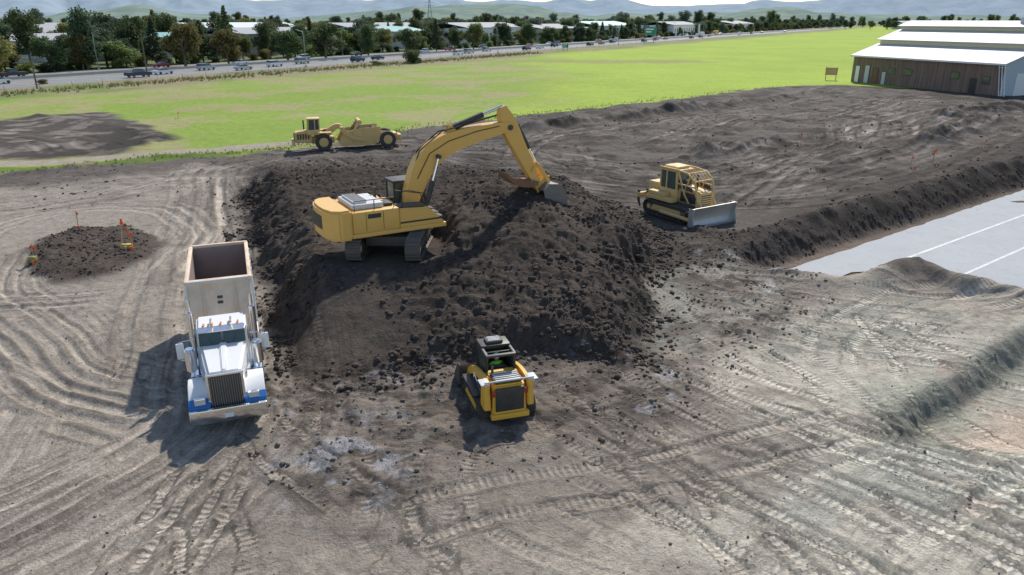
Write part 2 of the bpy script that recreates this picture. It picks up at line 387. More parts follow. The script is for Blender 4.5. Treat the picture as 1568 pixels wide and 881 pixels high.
mc=C(.040,.032,.0265)[None,:]*(.6+1.15*n2[:,None])
col=col*(1-md[:,None])+mc*md[:,None]
blend(md*ss(2.4,1.2,np.hypot((X+7.2)*.6,(Y-27.5)*.5)),C(.058,.049,.043),.7)
blend(md*ss(.54,.66,n1),C(.070,.056,.045),.5)
u=(X+23.5)*.85+(Y-39)*.52; w=-(X+23.5)*.48+(Y-39)*.88
isl=ss(1.15,.85,np.hypot(u/3.1,w/5.4)+(vn(X*.8,Y*.8,33)-.5)*.45); blend(isl,C(.062,.049,.040))
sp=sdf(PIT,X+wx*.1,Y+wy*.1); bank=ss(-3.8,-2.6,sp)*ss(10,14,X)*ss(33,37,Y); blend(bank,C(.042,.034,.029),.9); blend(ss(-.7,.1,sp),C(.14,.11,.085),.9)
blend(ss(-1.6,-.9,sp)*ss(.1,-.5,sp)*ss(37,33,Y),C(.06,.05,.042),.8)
sl=sdf(LOW,X,Y); blend(np.exp(-(sl/.6)**2)*ss(18.5,21,Y),C(.12,.118,.095),.8)  # greenish shade of the cut ledge, painted as a dark band
blend(ss(1.6,.9,np.hypot((X-25.6)/1.3,(Y-33.2))),C(.22,.07,.05),.8)

soil_sd=sdf(SOIL,X+(fbm(X,Y,.3,100,4)-.5)*4,Y+(fbm(X,Y,.3,104,4)-.5)*4)
veg=ss(.5,-.5,soil_sd)
nn=.866*X-.5*Y
gcol=np.tile(C(.275,.36,.052),(len(X),1))
gn=fbm(X,Y,.06,110,4); gn2=fbm(X,Y,.5,112,4,.6)
gcol=gcol*(.76+.30*gn[:,None]+.18*gn2[:,None])
lp=ss(12,-6,X+ (fbm(X,Y,.05,114,3)-.5)*30 - (Y-90)*.05)
w1=fbm(X,Y,.11,118,5,.6)
pt=ss(.42,.54,w1)[:,None]; pc=C(.27,.24,.125)*(1-pt)+C(.185,.26,.05)*pt
gcol=gcol*(1-lp[:,None]*.8)+pc*lp[:,None]*.8
sc=ss(1.,.6,np.hypot((X-30)/45,(Y-235)/14)+(w1-.5)*1.2); gcol=gcol*(1-sc[:,None]*.6)+C(.23,.2,.10)*sc[:,None]*.6
vg=ss(-122,-134,nn+(fbm(X,Y,.04,120,3)-.5)*14)
vc=C(.23,.205,.115)*(1-ss(.5,.62,w1)[:,None])+C(.15,.19,.06)*ss(.5,.62,w1)[:,None]
gcol=gcol*(1-vg[:,None])+vc*vg[:,None]
fr=ss(-186,-190,nn); gcol=gcol*(1-fr[:,None])+C(.12,.145,.065)*fr[:,None]
tl=ss(-1,1,sdf(TLD,X+wx*.8,Y+wy*.8)); tlc=C(.066,.056,.048)*(1-ss(.52,.6,n1)[:,None])+C(.15,.13,.11)*ss(.52,.6,n1)[:,None]
tlc=tlc*(1-.4*ss(-50,-40,X)[:,None])
veg0=veg.copy(); veg=veg*(1-tl)
tmp=gcol*(1-tl[:,None])+tlc*1.0*tl[:,None]
D,S,L=polyline(smooth_pts([(-95,68),(-60,65),(-45,65.2),(-34.5,69.5),(-26,75),(-18,80)]),X,Y)
tr=ss(1.7,1.1,np.abs(D)+(n2-.5)*1.2)*ss(0,4,L-S+1); tmp=tmp*(1-tr[:,None])+C(.26,.225,.18)*tr[:,None]
grs=ss(1.2,.5,np.abs(D+3.2)+(n1-.5)*2)*ss(L,L-15,S); tmp=tmp*(1-grs[:,None])+C(.12,.18,.035)*grs[:,None]
backg=ss(36,50,Y)*ss(-22,-12,X)
GAIN=(1.38-.26*backg-.08*ss(45,60,Y))[:,None]
isg=np.clip(veg*(1-tr),0,1)[:,None]
col=col*GAIN
col=col*(1-veg0[:,None])+(tmp*(isg*1.12+(1-isg)*GAIN))*veg0[:,None]
s1=(tr*(1-veg0))[:,None]; col=col*(1-s1)+C(.26,.225,.18)*GAIN*s1
s1=(grs*(1-veg0))[:,None]; col=col*(1-s1)+C(.13,.2,.035)*s1
veg=veg*(1-tr)

flow=np.zeros((len(X),3)); fs=np.zeros(len(X)); tread=np.zeros(len(X)); dz=np.zeros(len(X))
rr=random.Random(3)
def fam(pts,offs,wdt=.28,dep=.05,lt=.2,tr=0.,wander=.5,pair=0.0,ends=2.,half=None):
    global col
    pts=smooth_pts(pts); P=np.array(pts); mo=max(abs(o) for o in offs)+pair+1.5
    mk=np.where((X>P[:,0].min()-mo)&(X<P[:,0].max()+mo)&(Y>P[:,1].min()-mo)&(Y<P[:,1].max()+mo))[0]
    x=X[mk];y=Y[mk]
    D,S,L=polyline(pts,x,y)
    seed=rr.randint(200,900)
    D=D+(vn(x*.18,y*.18,seed)-.5)*wander*2+(vn(x*1.1,y*1.1,seed+1)-.5)*.10
    e=ss(0,ends,S)*ss(0,ends,L-S)
    hit=np.zeros(len(x)); cm=np.zeros(len(x)); hz=np.zeros(len(x)); tm=np.zeros(len(x))
    oo=[]
    for o in offs:
        if pair: oo+= [(o-pair/2,o),(o+pair/2,o)]
        else: oo.append((o,o))
    for o,src in oo:
        wv=wdt*rr.uniform(.75,1.3) if not pair else wdt; dp=dep*rr.uniform(.5,1.4); l=lt*rr.uniform(.3,1.5)
        q=(D-o)/wv
        g=np.exp(-q**4)*e*ss(.22,.45,vn(x*.3+o*3,y*.3,seed+3))
        rid=np.exp(-((np.abs(q)-1.35)/.35)**2)*e*ss(.22,.5,vn(x*.5-o*3,y*.5,seed+5))
        hz+=-dp*g+dp*.6*rid; cm+=l*g-l*.7*rid; hit=np.maximum(hit,np.maximum(g,rid)); tm=np.maximum(tm,g)
    band=e*ss(mo,mo-1.2,np.abs(D))
    fd=1-.6*md[mk]
    dz[mk]+=hz*fd*(1-veg[mk])
    col[mk]*=np.clip(1+cm*fd*(1-veg[mk]),.4,1.7)[:,None]
    st=np.maximum(hit,band*.7) if not pair else hit
    up=st>fs[mk]*.8
    idx=mk[up]; flow[idx,0]=S[up]; flow[idx,1]=D[up]+seed; fs[idx]=st[up]
    tread[mk]=np.maximum(tread[mk]*(1-hit),tm*tr)
A=[(-14,11.5),(-11.9,13.8),(-10.7,15.7),(-9.6,18),(-9,20.5),(-10.2,24),(-12,29)]
fam(A,[-3.6,-2.9,-2.2,-1.6,-1.0,-.4,.2,.8,1.3,1.9,2.6],.17,.055,.25,wander=.3)
fam([(-17,12),(-13.4,15.2),(-11.6,17.4),(-10.2,19.8)],[-1.2,-.5,.3,1.,1.8],.16,.05,.25,wander=.3)
fam([(-27.5,39),(-26.3,35),(-24.5,32),(-21.5,29.3),(-19,27),(-16.5,24.3),(-14,22.6),(-10.5,21.3)],[-2.6,-1.9,-1.2,-.6,0,.6,1.2,2.],.17,.06,.28,wander=.35)
fam([(-26,30),(-21.5,25.5),(-17.5,22),(-15.5,19),(-14.6,16),(-14.5,12)],[-2.5,-1.6,-.8,0,.9,1.7],.2,.05,.25)
fam([(-30,24),(-24,21),(-18,17),(-14,12)],[-2,-1,0,.8,1.7],.2,.04,.2)
fam([(-11.4,22.5),(-13.2,27),(-15.5,32.5),(-18.5,42),(-21.8,52),(-25.5,62),(-23,70)],[-3.8,-1.8,-.9,0.3,1.3],.3,.05,.22,wander=.3,pair=1.9,tr=.5)
fam([(-12.0,31),(-13.7,34.5),(-18.3,46),(-23.5,60)],[0.45],.35,.10,.5,wander=.2)
fam([(-7,19.5),(-9.3,25),(-12,31.5)],[.5],.3,.08,.35,wander=.2)
fam([(-17,34),(-17.5,38),(-18.5,43),(-23,48),(-29,49),(-32,44),(-31,38),(-28,33),(-23,31),(-18,31.5)],[-1.2,-.4,.4,1.2],.2,.05,.28)
fam([(-45,33),(-35,30),(-27,26),(-20,20)],[-3,-2,-1,0,1,2.2],.22,.05,.2)
fam([(-40,45),(-33,50),(-28,56),(-24,66)],[-2,-.8,.6,2],.3,.05,.2,pair=1.8)
fam([(-50,52),(-38,56),(-28,62),(-20,70)],[-1,1.4],.3,.05,.15,pair=1.8)
fam([(17.5,20.3),(13,18),(9,15.8),(5.5,12.5)],[-2.6,-1.2,.2,1.4],.2,.03,.12,.4)
fam([(20,18.5),(15,16),(10,12.5)],[-1,1.1],.28,.035,.15,.6,pair=1.6)
fam([(7.5,33.5),(10.5,30.5),(14,28.3),(19,26.5)],[-1.8,0,2],.26,.04,.14,.9,pair=1.5)
fam([(8,36),(12,33.5),(17,31.5),(22,30.5),(30,30.5)],[0,1.6],.26,.035,.14,.9,pair=1.5)
fam([(12,23.5),(14.5,27.3),(19.5,31),(27,33)],[-.6,.8],.26,.03,.14,.9,pair=1.5)
fam([(-8.5,26),(-7.5,22.3),(-4,21.6),(0,22),(3,23)],[0,.7],.25,.06,.2,.5)
r2_=random.Random(21)
for k in range(44):
    x0=r2_.uniform(-9,17); y0=r2_.uniform(12.5,31)
    if x0<-4 and y0>22: continue
    if sdf(MOUND,np.array([x0]),np.array([y0]))[0]>-1: continue
    a=r2_.gauss(-.85,.38) if x0>-2 else r2_.gauss(-1.4,.35); cv=r2_.gauss(0,.07); pts=[]; xx,yy=x0,y0
    for i in range(5): pts.append((xx,yy)); xx+=1.7*math.cos(a); yy+=1.7*math.sin(a); a+=cv
    fam(pts,[0],.22,.03,.12,1.,pair=1.45,wander=.08,ends=1.2)
fam([(.8,21.5),(2.6,19.2),(4.3,16.8),(6,14),(7,11)],[-.1],.24,.045,.16,1.,pair=1.5,wander=.15)
fam([(1.5,24),(4,20.5),(6.6,17.2),(9,14.2),(11,11)],[0,2.6],.24,.04,.16,1.,pair=1.5,wander=.15)
fam([(-1,19.8),(-1.6,17.5),(-1.2,15.2),(1,13.5),(4,12)],[-.3],.24,.04,.14,1.,pair=1.5,wander=.15)
fam([(5,24.5),(8.5,21),(12.2,17.5),(16,14)],[-1.5,1.2],.24,.035,.14,1.,pair=1.5,wander=.15)
fam([(-3.5,14.2),(-.5,15.6),(3,16.6),(7,18.2),(12,20)],[.6],.24,.035,.14,1.,pair=1.5,wander=.15)
# back
fam([(-17,64),(-12,56),(-9,50)],[0,2.2],.35,.08,.7,.6,pair=1.9)
fam([(-14,72),(-4,70),(4,63),(12,59.5),(22,63),(33,72),(50,88),(66,103)],[-3,0,2.8,5.5],.4,.06,.6,.4,pair=2.)
fam([(-20,74),(-8,78),(6,84),(24,100),(50,124),(64,140)],[-2,1.5,5],.45,.07,.5,pair=2.)
fam([(3,58),(14,52),(24,56),(40,70),(58,90)],[0,-2.8],.4,.06,.6,.4,pair=2.)
fam([(30,95),(40,98),(52,106),(62,118),(72,124)],[-2,1,4],.45,.07,.6,pair=2.)
fam([(40,80),(46,92),(56,99),(70,100)],[-2.5,0,2.5],.45,.07,.8,pair=2.)
fam([(13.5,49),(18,56),(24,66),(34,80)],[-3.2,0,3],.4,.06,.45,.5,pair=2.)
fam([(-25,72),(-10,72),(0,75),(15,88),(35,104)],[0,3],.4,.06,.5,pair=2.)
fam([(-42,72),(-52,80),(-70,86)],[0,2,-2.5],.4,.06,.5,pair=1.8)
for k in range(14):
    x0=r2_.uniform(0,45); y0=r2_.uniform(52,85)+x0*.4; a=r2_.gauss(.85,.35); cv=r2_.uniform(-.12,.12); pts=[]; xx,yy=x0,y0
    for i in range(5): pts.append((xx,yy)); xx+=5*math.cos(a); yy+=5*math.sin(a); a+=cv
    fam(pts,[0],.4,.06,.5,.3,pair=2.,wander=.3)
Z=Z+dz*nearm
wet_sheen=ss(.53,.62,fbm(X,Y,1.1,130,5,.6))*ss(1.1,.3,np.hypot((X+5.0)/3.0,(Y-18.0)/3.6)+(n1-.5)*.8)
wet_sheen=np.maximum(wet_sheen,ss(.66,.72,fbm(X,Y,.9,137,5,.6))*ss(.1,.6,ch)*.6)
wet_sheen=np.maximum(wet_sheen,ss(.6,.68,fbm(X,Y,.7,141,5,.6))*ss(1.,.4,np.hypot((X+21.)/1.8,(Y-48)/7)))
col=col*(1-.3*wet_sheen[:,None])+np.array([.095,.105,.125])*wet_sheen[:,None]  # damp ground, with a bluish sky reflection painted into its colour

verts=np.stack([X,Y,Z],1).astype(np.float32)
me=bpy.data.meshes.new('ground'); me.vertices.add(len(X)); me.vertices.foreach_set('co',verts.ravel())
ii=(np.arange(ny-1)[:,None]*nx+np.arange(nx-1)[None,:]).ravel()
q=np.stack([ii,ii+1,ii+nx+1,ii+nx],1).astype(np.int32); nf=len(q)
me.loops.add(nf*4); me.loops.foreach_set('vertex_index',q.ravel())
me.polygons.add(nf); me.polygons.foreach_set('loop_start',np.arange(0,nf*4,4,dtype=np.int32))
me.polygons.foreach_set('use_smooth',np.ones(nf,bool))
me.update(calc_edges=True)
def attr(n,t,a,k): 
    at=me.attributes.new(n,t,'POINT'); at.data.foreach_set(k,a.astype(np.float32).ravel())
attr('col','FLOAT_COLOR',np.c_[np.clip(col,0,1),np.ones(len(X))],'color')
attr('flow','FLOAT_VECTOR',flow,'vector')
attr('misc','FLOAT_VECTOR',np.stack([fs*(1-veg),tread,wet_sheen],1),'vector')
attr('veg','FLOAT',veg,'value')
ground=bpy.data.objects.new('ground',me); scene.collection.objects.link(ground)
m,nt,b=newmat('soil_and_grass'); L=nt.links.new
tc=nt.nodes.new('ShaderNodeTexCoord').outputs['Object']
def A_(n):
    a=nt.nodes.new('ShaderNodeAttribute'); a.attribute_name=n; return a
ac=A_('col').outputs['Color']; af=A_('flow').outputs['Vector']; am=A_('misc').outputs['Vector']; av=A_('veg').outputs['Fac']
sx=nt.nodes.new('ShaderNodeSeparateXYZ'); L(am,sx.inputs[0])
mp=nt.nodes.new('ShaderNodeMapping'); mp.inputs['Scale'].default_value=(.35,7,1); L(af,mp.inputs[0])
st=noise(nt,mp.outputs[0],1.,5,.6)
nA=noise(nt,tc,1.1,8,.62); nB=noise(nt,tc,9,6,.7); nC=noise(nt,tc,42,4,.7); nD=noise(nt,tc,3.2,8,.72)
vo=nt.nodes.new('ShaderNodeTexVoronoi'); vo.inputs['Scale'].default_value=14; L(tc,vo.inputs['Vector'])
f1=math_(nt,'MULTIPLY_ADD',nA,.7,.65); f2=math_(nt,'MULTIPLY_ADD',nB,.9,.55); f3=math_(nt,'MULTIPLY_ADD',nC,.7,.65)
pr_=ramp(nt,nD,[(.36,.68),(.47,.98),(.56,1.03),(.68,1.28)]).outputs[0]
vfac=mixc(nt,math_(nt,'MULTIPLY',av,.7),pr_,(1,1,1))
sf=nt.nodes.new('ShaderNodeSeparateXYZ'); L(af,sf.inputs[0])
tw=math_(nt,'SINE',math_(nt,'MULTIPLY',sf.outputs[0],2*math.pi/.21))
tmask=math_(nt,'MULTIPLY',sx.outputs[1],ramp(nt,nA,[(.38,0.),(.5,1.)]).outputs[0])
twm=math_(nt,'MULTIPLY',tw,tmask)
stf=math_(nt,'MULTIPLY_ADD',math_(nt,'MULTIPLY',math_(nt,'SUBTRACT',st,.5),sx.outputs[0]),1.3,1.0)
stf=math_(nt,'MULTIPLY_ADD',twm,.17,stf)
mul=math_(nt,'MULTIPLY',math_(nt,'MULTIPLY',f1,f2),math_(nt,'MULTIPLY',f3,stf))
spk=math_(nt,'MULTIPLY_ADD',math_(nt,'GREATER_THAN',nC,.64),.45,1.)
mul=math_(nt,'MULTIPLY',mul,spk)
cc=nt.nodes.new('ShaderNodeCombineColor'); [L(mul,cc.inputs[i]) for i in range(3)]
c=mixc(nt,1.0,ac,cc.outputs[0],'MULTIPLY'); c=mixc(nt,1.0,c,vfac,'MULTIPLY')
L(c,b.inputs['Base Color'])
hgt=math_(nt,'ADD',math_(nt,'MULTIPLY',nB,.06),math_(nt,'MULTIPLY',nC,.016))
hgt=math_(nt,'ADD',hgt,math_(nt,'MULTIPLY',nD,.05))
hgt=math_(nt,'ADD',hgt,math_(nt,'MULTIPLY',math_(nt,'MULTIPLY',st,sx.outputs[0]),.045))
hgt=math_(nt,'ADD',hgt,math_(nt,'MULTIPLY',twm,.022))
hgt=math_(nt,'ADD',hgt,math_(nt,'MULTIPLY',vo.outputs['Distance'],.02))
bp=nt.nodes.new('ShaderNodeBump'); bp.inputs['Strength'].default_value=.85; bp.inputs['Distance'].default_value=1.
L(hgt,bp.inputs['Height']); L(bp.outputs[0],b.inputs['Normal'])
L(math_(nt,'MULTIPLY_ADD',sx.outputs[2],-.62,.95),b.inputs['Roughness'])
L(math_(nt,'MULTIPLY_ADD',sx.outputs[2],.4,.12),b.inputs['Specular IOR Level'])
me.materials.append(m)

# ------------------------------------------------------------------ clods
def ico(sub):
    bm=bmesh.new(); bmesh.ops.create_icosphere(bm,subdivisions=sub,radius=1)
    v=np.array([x.co for x in bm.verts]); f=np.array([[q.index for q in p.verts] for p in bm.faces]); bm.free(); return v,f
IV,IF=ico(2)
def scatter(name,px,py,sz,mat,sink=.05,flat=.75,parent=None):
    n=len(px); nv=len(IV)
    z=H(px,py)
    var=[]
    for k in range(16):
        d=1+(RNG.random(nv)-.5)*.6; s=np.array([1,RNG.uniform(.6,1),RNG.uniform(.5,.85)*flat/.75])
        var.append(IV*d[:,None]*s)
    V=np.zeros((n,nv,3))
    for i in range(n):
        a=RNG.random()*6.28; ca,sa=math.cos(a),math.sin(a); v=var[i%16]*sz[i]
        V[i,:,0]=v[:,0]*ca-v[:,1]*sa+px[i]; V[i,:,1]=v[:,0]*sa+v[:,1]*ca+py[i]; V[i,:,2]=v[:,2]+z[i]+sz[i]*sink
    F=(IF[None]+np.arange(n)[:,None,None]*nv).reshape(-1,3).astype(np.int32)
    mm=bpy.data.meshes.new(name); mm.vertices.add(n*nv); mm.vertices.foreach_set('co',V.astype(np.float32).ravel())
    mm.loops.add(len(F)*3); mm.loops.foreach_set('vertex_index',F.ravel()); mm.polygons.add(len(F)); mm.polygons.foreach_set('loop_start',np.arange(0,len(F)*3,3,dtype=np.int32))
    mm.update(calc_edges=True); mm.materials.append(mat)
    o=bpy.data.objects.new(name,mm); scene.collection.objects.link(o); return o
def soilmat(name,c1,c2):
    m,nt,b=newmat(name); tc=nt.nodes.new('ShaderNodeTexCoord').outputs['Object']
    n=noise(nt,tc,.8,5,.6); n2=noise(nt,tc,20,5,.7)
    c=mixc(nt,ramp(nt,n,[(.35,0.),(.65,1.)]).outputs[0],c1,c2); c=mixc(nt,math_(nt,'MULTIPLY',n2,.4),c,tuple(x*.5 for x in c1))
    nt.links.new(c,b.inputs['Base Color']); b.inputs['Roughness'].default_value=.95; b.inputs['Specular IOR Level'].default_value=.15
    bp=nt.nodes.new('ShaderNodeBump'); bp.inputs['Strength'].default_value=.6; bp.inputs['Distance'].default_value=.05
    nt.links.new(n2,bp.inputs['Height']); nt.links.new(bp.outputs[0],b.inputs['Normal']); return m
CL1=soilmat('dark_clod_soil',(.068,.054,.045),(.115,.094,.077)); CL2=soilmat('brown_clod_soil',(.16,.132,.107),(.26,.225,.183)); CL3=soilmat('pale_stone',(.33,.31,.27),(.5,.48,.43)); CL4=soilmat('field_clod_soil',(.085,.071,.06),(.14,.12,.10))
def rnd(n,x0,x1,y0,y1): return RNG.uniform(x0,x1,n),RNG.uniform(y0,y1,n)
px,py=rnd(80000,-20,9,22.5,60); s=sdf(MOUND,px,py)
cl_=ss(.38,.62,fbm(px,py,.55,410,3))
rimw=(np.exp(-(s/1.1)**2)*.6+.20*(s>0)+.30*((px>1)&(s>-1.2)&(s<5)))*(.25+1.1*cl_)
k=(s>-1.3)&(RNG.random(len(px))<rimw)&(np.hypot((px+5.6)/2.2,(py-33)/2.9)>1.1)&(np.hypot(px+6.8,(py-26.5))>1.9)
px,py=px[k],py[k]; scatter('soil_clods',px,py,.02+.125*RNG.random(len(px))**4.2,CL1)
px,py=rnd(12000,-9,15,16.5,42); s=sdf(CHURN,px,py); k=(s>-1)&(RNG.random(len(px))<.6)&(sdf(MOUND,px,py)<.3)&(np.hypot(px+.5,py-21.6)>1.9)&(np.hypot(px+10,py-23)>3)
px,py=px[k],py[k]; scatter('brown_soil_clods',px,py,.015+.075*RNG.random(len(px))**3.8,CL2)
px,py=rnd(12000,-28,24,11.5,45); k=(sdf(PIT,px,py)<0)&(sdf(MOUND,px,py)<0); px,py=px[k],py[k]; scatter('gravel_stones',px,py,.007+.026*RNG.random(len(px))**4,CL3)
px,py=rnd(5000,-28,24,12,45); k=(sdf(PIT,px,py)<0)&(sdf(MOUND,px,py)<0)&(RNG.random(len(px))<ss(.45,.6,fbm(px,py,.5,420,3))); px,py=px[k],py[k]; scatter('loose_soil_crumbs',px,py,.012+.04*RNG.random(len(px))**3,CL2)
px,py=rnd(22000,5,60,32,90); s=sdf(PIT,px,py); s2=sdf(SPILL,px,py); k=((s>-3.6)&(s<-.1)&(py>36+0*px)&(RNG.random(len(px))<.75))|((s2>-.5)&(s<-.1)&(np.hypot(px-11.1,py-46.3)>2.6)); px,py=px[k],py[k]; scatter('bank_clods',px,py,.03+.11*RNG.random(len(px))**3.4,CL1)
px,py=rnd(9000,-45,70,48,125); k=(sdf(SOIL,px,py)>1)&(sdf(PIT,px,py)<0)&(RNG.random(len(px))<.5*fbm(px,py,.2,400,3)*1.4); px,py=px[k],py[k]; scatter('field_clods',px,py,.035+.12*RNG.random(len(px))**3.5,CL4)
u_=RNG.uniform(-1,1,1200); w_=RNG.uniform(-1,1,1200); k=(u_**2+w_**2<1.0+.3*RNG.random(1200))
px=-23.5+.85*u_[k]*3.0-.48*w_[k]*5.2; py=39+.52*u_[k]*3.0+.88*w_[k]*5.2; scatter('island_clods',px,py,.02+.09*RNG.random(len(px))**3.4,CL1)

# ------------------------------------------------------------------ building pad sheet
def gz(x,y): return float(H(np.array([x]),np.array([y]),False)[0])
PADP=[(14.9,37.9),(17.2,39.6),(30,49.4),(42.5,59),(58,70.6),(70,58),(44,33),(31,33.2),(26.0,33.3),(24.0,34.9),(21.6,38.1),(18.4,37.5),(16.6,36.2)]
def sheet(name,poly,z,mat,parent=None,th=.02):
    o=[]
    for i,(a,b_) in enumerate(poly):
        c_,d_=poly[(i+1)%len(poly)]; L_=math.hypot(c_-a,d_-b_); n=max(1,int(L_/.6))
        for k in range(n):
            t=k/n; o.append((a+(c_-a)*t+random.uniform(-.07,.07),b_+(d_-b_)*t+random.uniform(-.07,.07)))
    return prism(parent,name,o,z-th,z,mat,0,axis='z')
m,nt,b=newmat('vapor_barrier'); tc=nt.nodes.new('ShaderNodeTexCoord').outputs['Object']
mp=nt.nodes.new('ShaderNodeMapping'); mp.inputs['Rotation'].default_value=(0,0,R(-37.3)); nt.links.new(tc,mp.inputs[0])
vo=nt.nodes.new('ShaderNodeTexVoronoi'); vo.inputs['Scale'].default_value=3.2; vo.inputs['Randomness'].default_value=0.; nt.links.new(mp.outputs[0],vo.inputs['Vector'])
f=ramp(nt,vo.outputs['Distance'],[(.12,1.),(.24,0.)]).outputs[0]
n=noise(nt,tc,.5,5); n2=noise(nt,tc,14,4); n3_=noise(nt,tc,1.6,6,.65)
c=mixc(nt,n,(.33,.355,.375),(.43,.445,.455)); c=mixc(nt,math_(nt,'MULTIPLY',f,.6),c,(.22,.24,.26)); c=mixc(nt,math_(nt,'MULTIPLY',ramp(nt,n2,[(.5,0.),(.8,1.)]).outputs[0],.5),c,(.30,.27,.23))
c=mixc(nt,math_(nt,'MULTIPLY',ramp(nt,n3_,[(.52,0.),(.7,1.)]).outputs[0],.35),c,(.30,.26,.21))
nt.links.new(c,b.inputs['Base Color']); b.inputs['Roughness'].default_value=.75; b.inputs['Specular IOR Level'].default_value=.2; PADM=m
pad=empty('building_pad')
sheet('membrane',PADP,-.86,PADM,pad)
WL=paint('white_tape',(.62,.64,.64),.5,dust=.4)
def strip(P,name,a,b_,w,z,mat):
    dx,dy=b_[0]-a[0],b_[1]-a[1]; L_=math.hypot(dx,dy); nx_,ny_=-dy/L_*w/2,dx/L_*w/2
    return mesh_obj(name,[(a[0]+nx_,a[1]+ny_,z),(a[0]-nx_,a[1]-ny_,z),(b_[0]-nx_,b_[1]-ny_,z),(b_[0]+nx_,b_[1]+ny_,z)],[(0,1,2,3)],mat,P)
strip(pad,'seam_1',(21.3,39.0),(60,67.9),.18,-.852,WL)
strip(pad,'seam_2',(22.9,36.1),(56,61.2),.18,-.852,WL)
strip(pad,'seam_3',(25.5,34.0),(54,55.8),.18,-.852,WL)

# ------------------------------------------------------------------ EXCAVATOR
def excavator():
    E=empty('crawler_excavator',(-5.6,33.1,1.9))
    U=empty('undercarriage',rz=R(88),parent=E)
    for s_ in (-1,1): track(U,'track_'+('left' if s_>0 else 'right'),-1.95,1.95,s_*1.32,.68,.52,n=46)
    box(U,'car_body',-1.3,1.3,-1.0,1.0,.45,.9,DRK,.08)
    cyl(U,'turntable',(0,0,.85),(0,0,1.14),.75,DRK,28)
    Hs=empty('upper_house',rz=R(30),parent=E)
    box(Hs,'deck',-2.4,2.1,-1.5,1.5,1.12,1.32,YEL,.04)
    cw=[(-2.35,-1.58),(-2.9,-1.58),(-3.25,-1.3),(-3.42,-.7),(-3.46,0),(-3.42,.7),(-3.25,1.3),(-2.9,1.58),(-2.35,1.58)]
    prism(Hs,'counterweight',cw,1.08,2.42,YEL,.09,axis='z')
    prism(Hs,'counterweight_badge',[(-3.44,-.6),(-3.475,-.2),(-3.475,.5),(-3.44,1.0),(-3.38,1.0),(-3.38,-.6)],1.5,2.1,BLK,0,axis='z')
    box(Hs,'engine_bay',-2.34,-.2,-1.52,1.52,1.32,2.28,YEL,.06)
    box(Hs,'hood',-2.2,-.75,-1.1,1.0,2.28,2.52,GRY,.07)
    box(Hs,'hood_top',-2.05,-1.45,-.9,.8,2.52,2.62,WHT,.03)
    box(Hs,'muffler_cover',-.7,-.3,-1.0,-.3,2.28,2.42,BLK,.03)
    for xx in (-1.75,-.95): box(Hs,'panel_gap',xx,xx+.02,-1.526,-1.51,1.4,2.2,BLK,0)
    box(Hs,'vent',-1.65,-1.05,-1.53,-1.51,1.95,2.15,BLK,0)
    for i in range(6): box(Hs,'hood_louver',-2.0+.1*i,-1.95+.1*i,-.9,.8,2.62,2.635,DRK,0)
    box(Hs,'side_stripe',-.15,1.9,-1.515,-1.5,1.52,1.60,BLK,0)
    hexa(Hs,'tool_box',[(-.2,-1.5,1.32),(2.05,-1.5,1.32),(2.05,-.5,1.32),(-.2,-.5,1.32),(-.2,-1.5,2.22),(1.25,-1.5,2.12),(1.25,-.5,2.12),(-.2,-.5,2.22)],YEL,.05)
    box(Hs,'anti_slip_plate',-.15,1.15,-1.4,-.6,2.2,2.24,DRK,.01,rot=(0,R(3.5),0))
    for i in range(3): box(Hs,'step',1.35+.22*i,1.55+.22*i,-1.4,-.6,1.98-.2*i,2.02-.2*i,DRK,.01)
    box(Hs,'left_pod',-.2,.3,.5,1.5,1.32,2.1,YEL,.05)
    box(Hs,'boom_bracket',.2,1.15,-.42,.36,1.32,1.95,YEL,.05)
    cab(Hs,'operator_cab',.35,2.05,.48,1.5,1.32,3.02,BLK,BLK,.09,.18)
    cyl(Hs,'exhaust',(-.55,.6,2.28),(-.55,.6,2.85),.08,DRK)
    rails=[[(-2.2,-1.4,2.3),(-2.2,-1.4,2.75),(-.4,-1.4,2.75),(-.4,-1.4,2.3)],[(-1.3,-1.4,2.3),(-1.3,-1.4,2.75)],[(0,-1.42,2.2),(0,-1.42,2.9),(.2,-1.42,3.0),(1.3,-1.42,2.7),(1.9,-1.42,1.9),(1.95,-1.42,1.4)],[(0,-.6,2.2),(0,-.6,2.85),(1.2,-.6,2.6),(1.5,-.6,2.0)],[(-2.2,1.3,2.3),(-2.2,1.3,2.75),(-.4,1.3,2.75),(-.4,1.3,2.3)]]
    for i,r_ in enumerate(rails): tube(Hs,'handrail',r_,.02,BLK)
    tube(Hs,'mirror_arm',[(1.9,1.45,2.9),(2.1,1.75,2.8)],.015,BLK); box(Hs,'mirror',2.05,2.1,1.68,1.85,2.5,2.85,BLK,.02)
    beam(Hs,'boom',[(.8,1.62,.24),(1.15,2.7,.40),(1.75,3.85,.52),(2.75,4.6,.50),(4.4,5.0,.38),(6.25,5.25,.22)],.29,YEL)
    beam(Hs,'stick',[(5.88,6.2,.14),(6.02,5.8,.30),(6.28,5.2,.42),(6.75,4.3,.36),(7.4,3.1,.27),(8.05,1.9,.17)],.21,YEL)
    cyl(Hs,'boom_stick_pin',(6.2,-.36,5.2),(6.2,.36,5.2),.13,DRK); cyl(Hs,'stick_bucket_pin',(8.02,-.4,1.95),(8.02,.4,1.95),.1,DRK)
    cyl(Hs,'boom_cylinder_pin',(2.3,-.55,4.15),(2.3,.55,4.15),.1,DRK)
    for s_ in (-1,1): hydr(Hs,'boom_cylinder',(1.45,s_*.42,1.5),(2.3,s_*.42,4.1),.12,.6,BLK)
    hydr(Hs,'stick_cylinder',(3.1,0,5.3),(5.92,0,6.2),.15,.62,BLK)
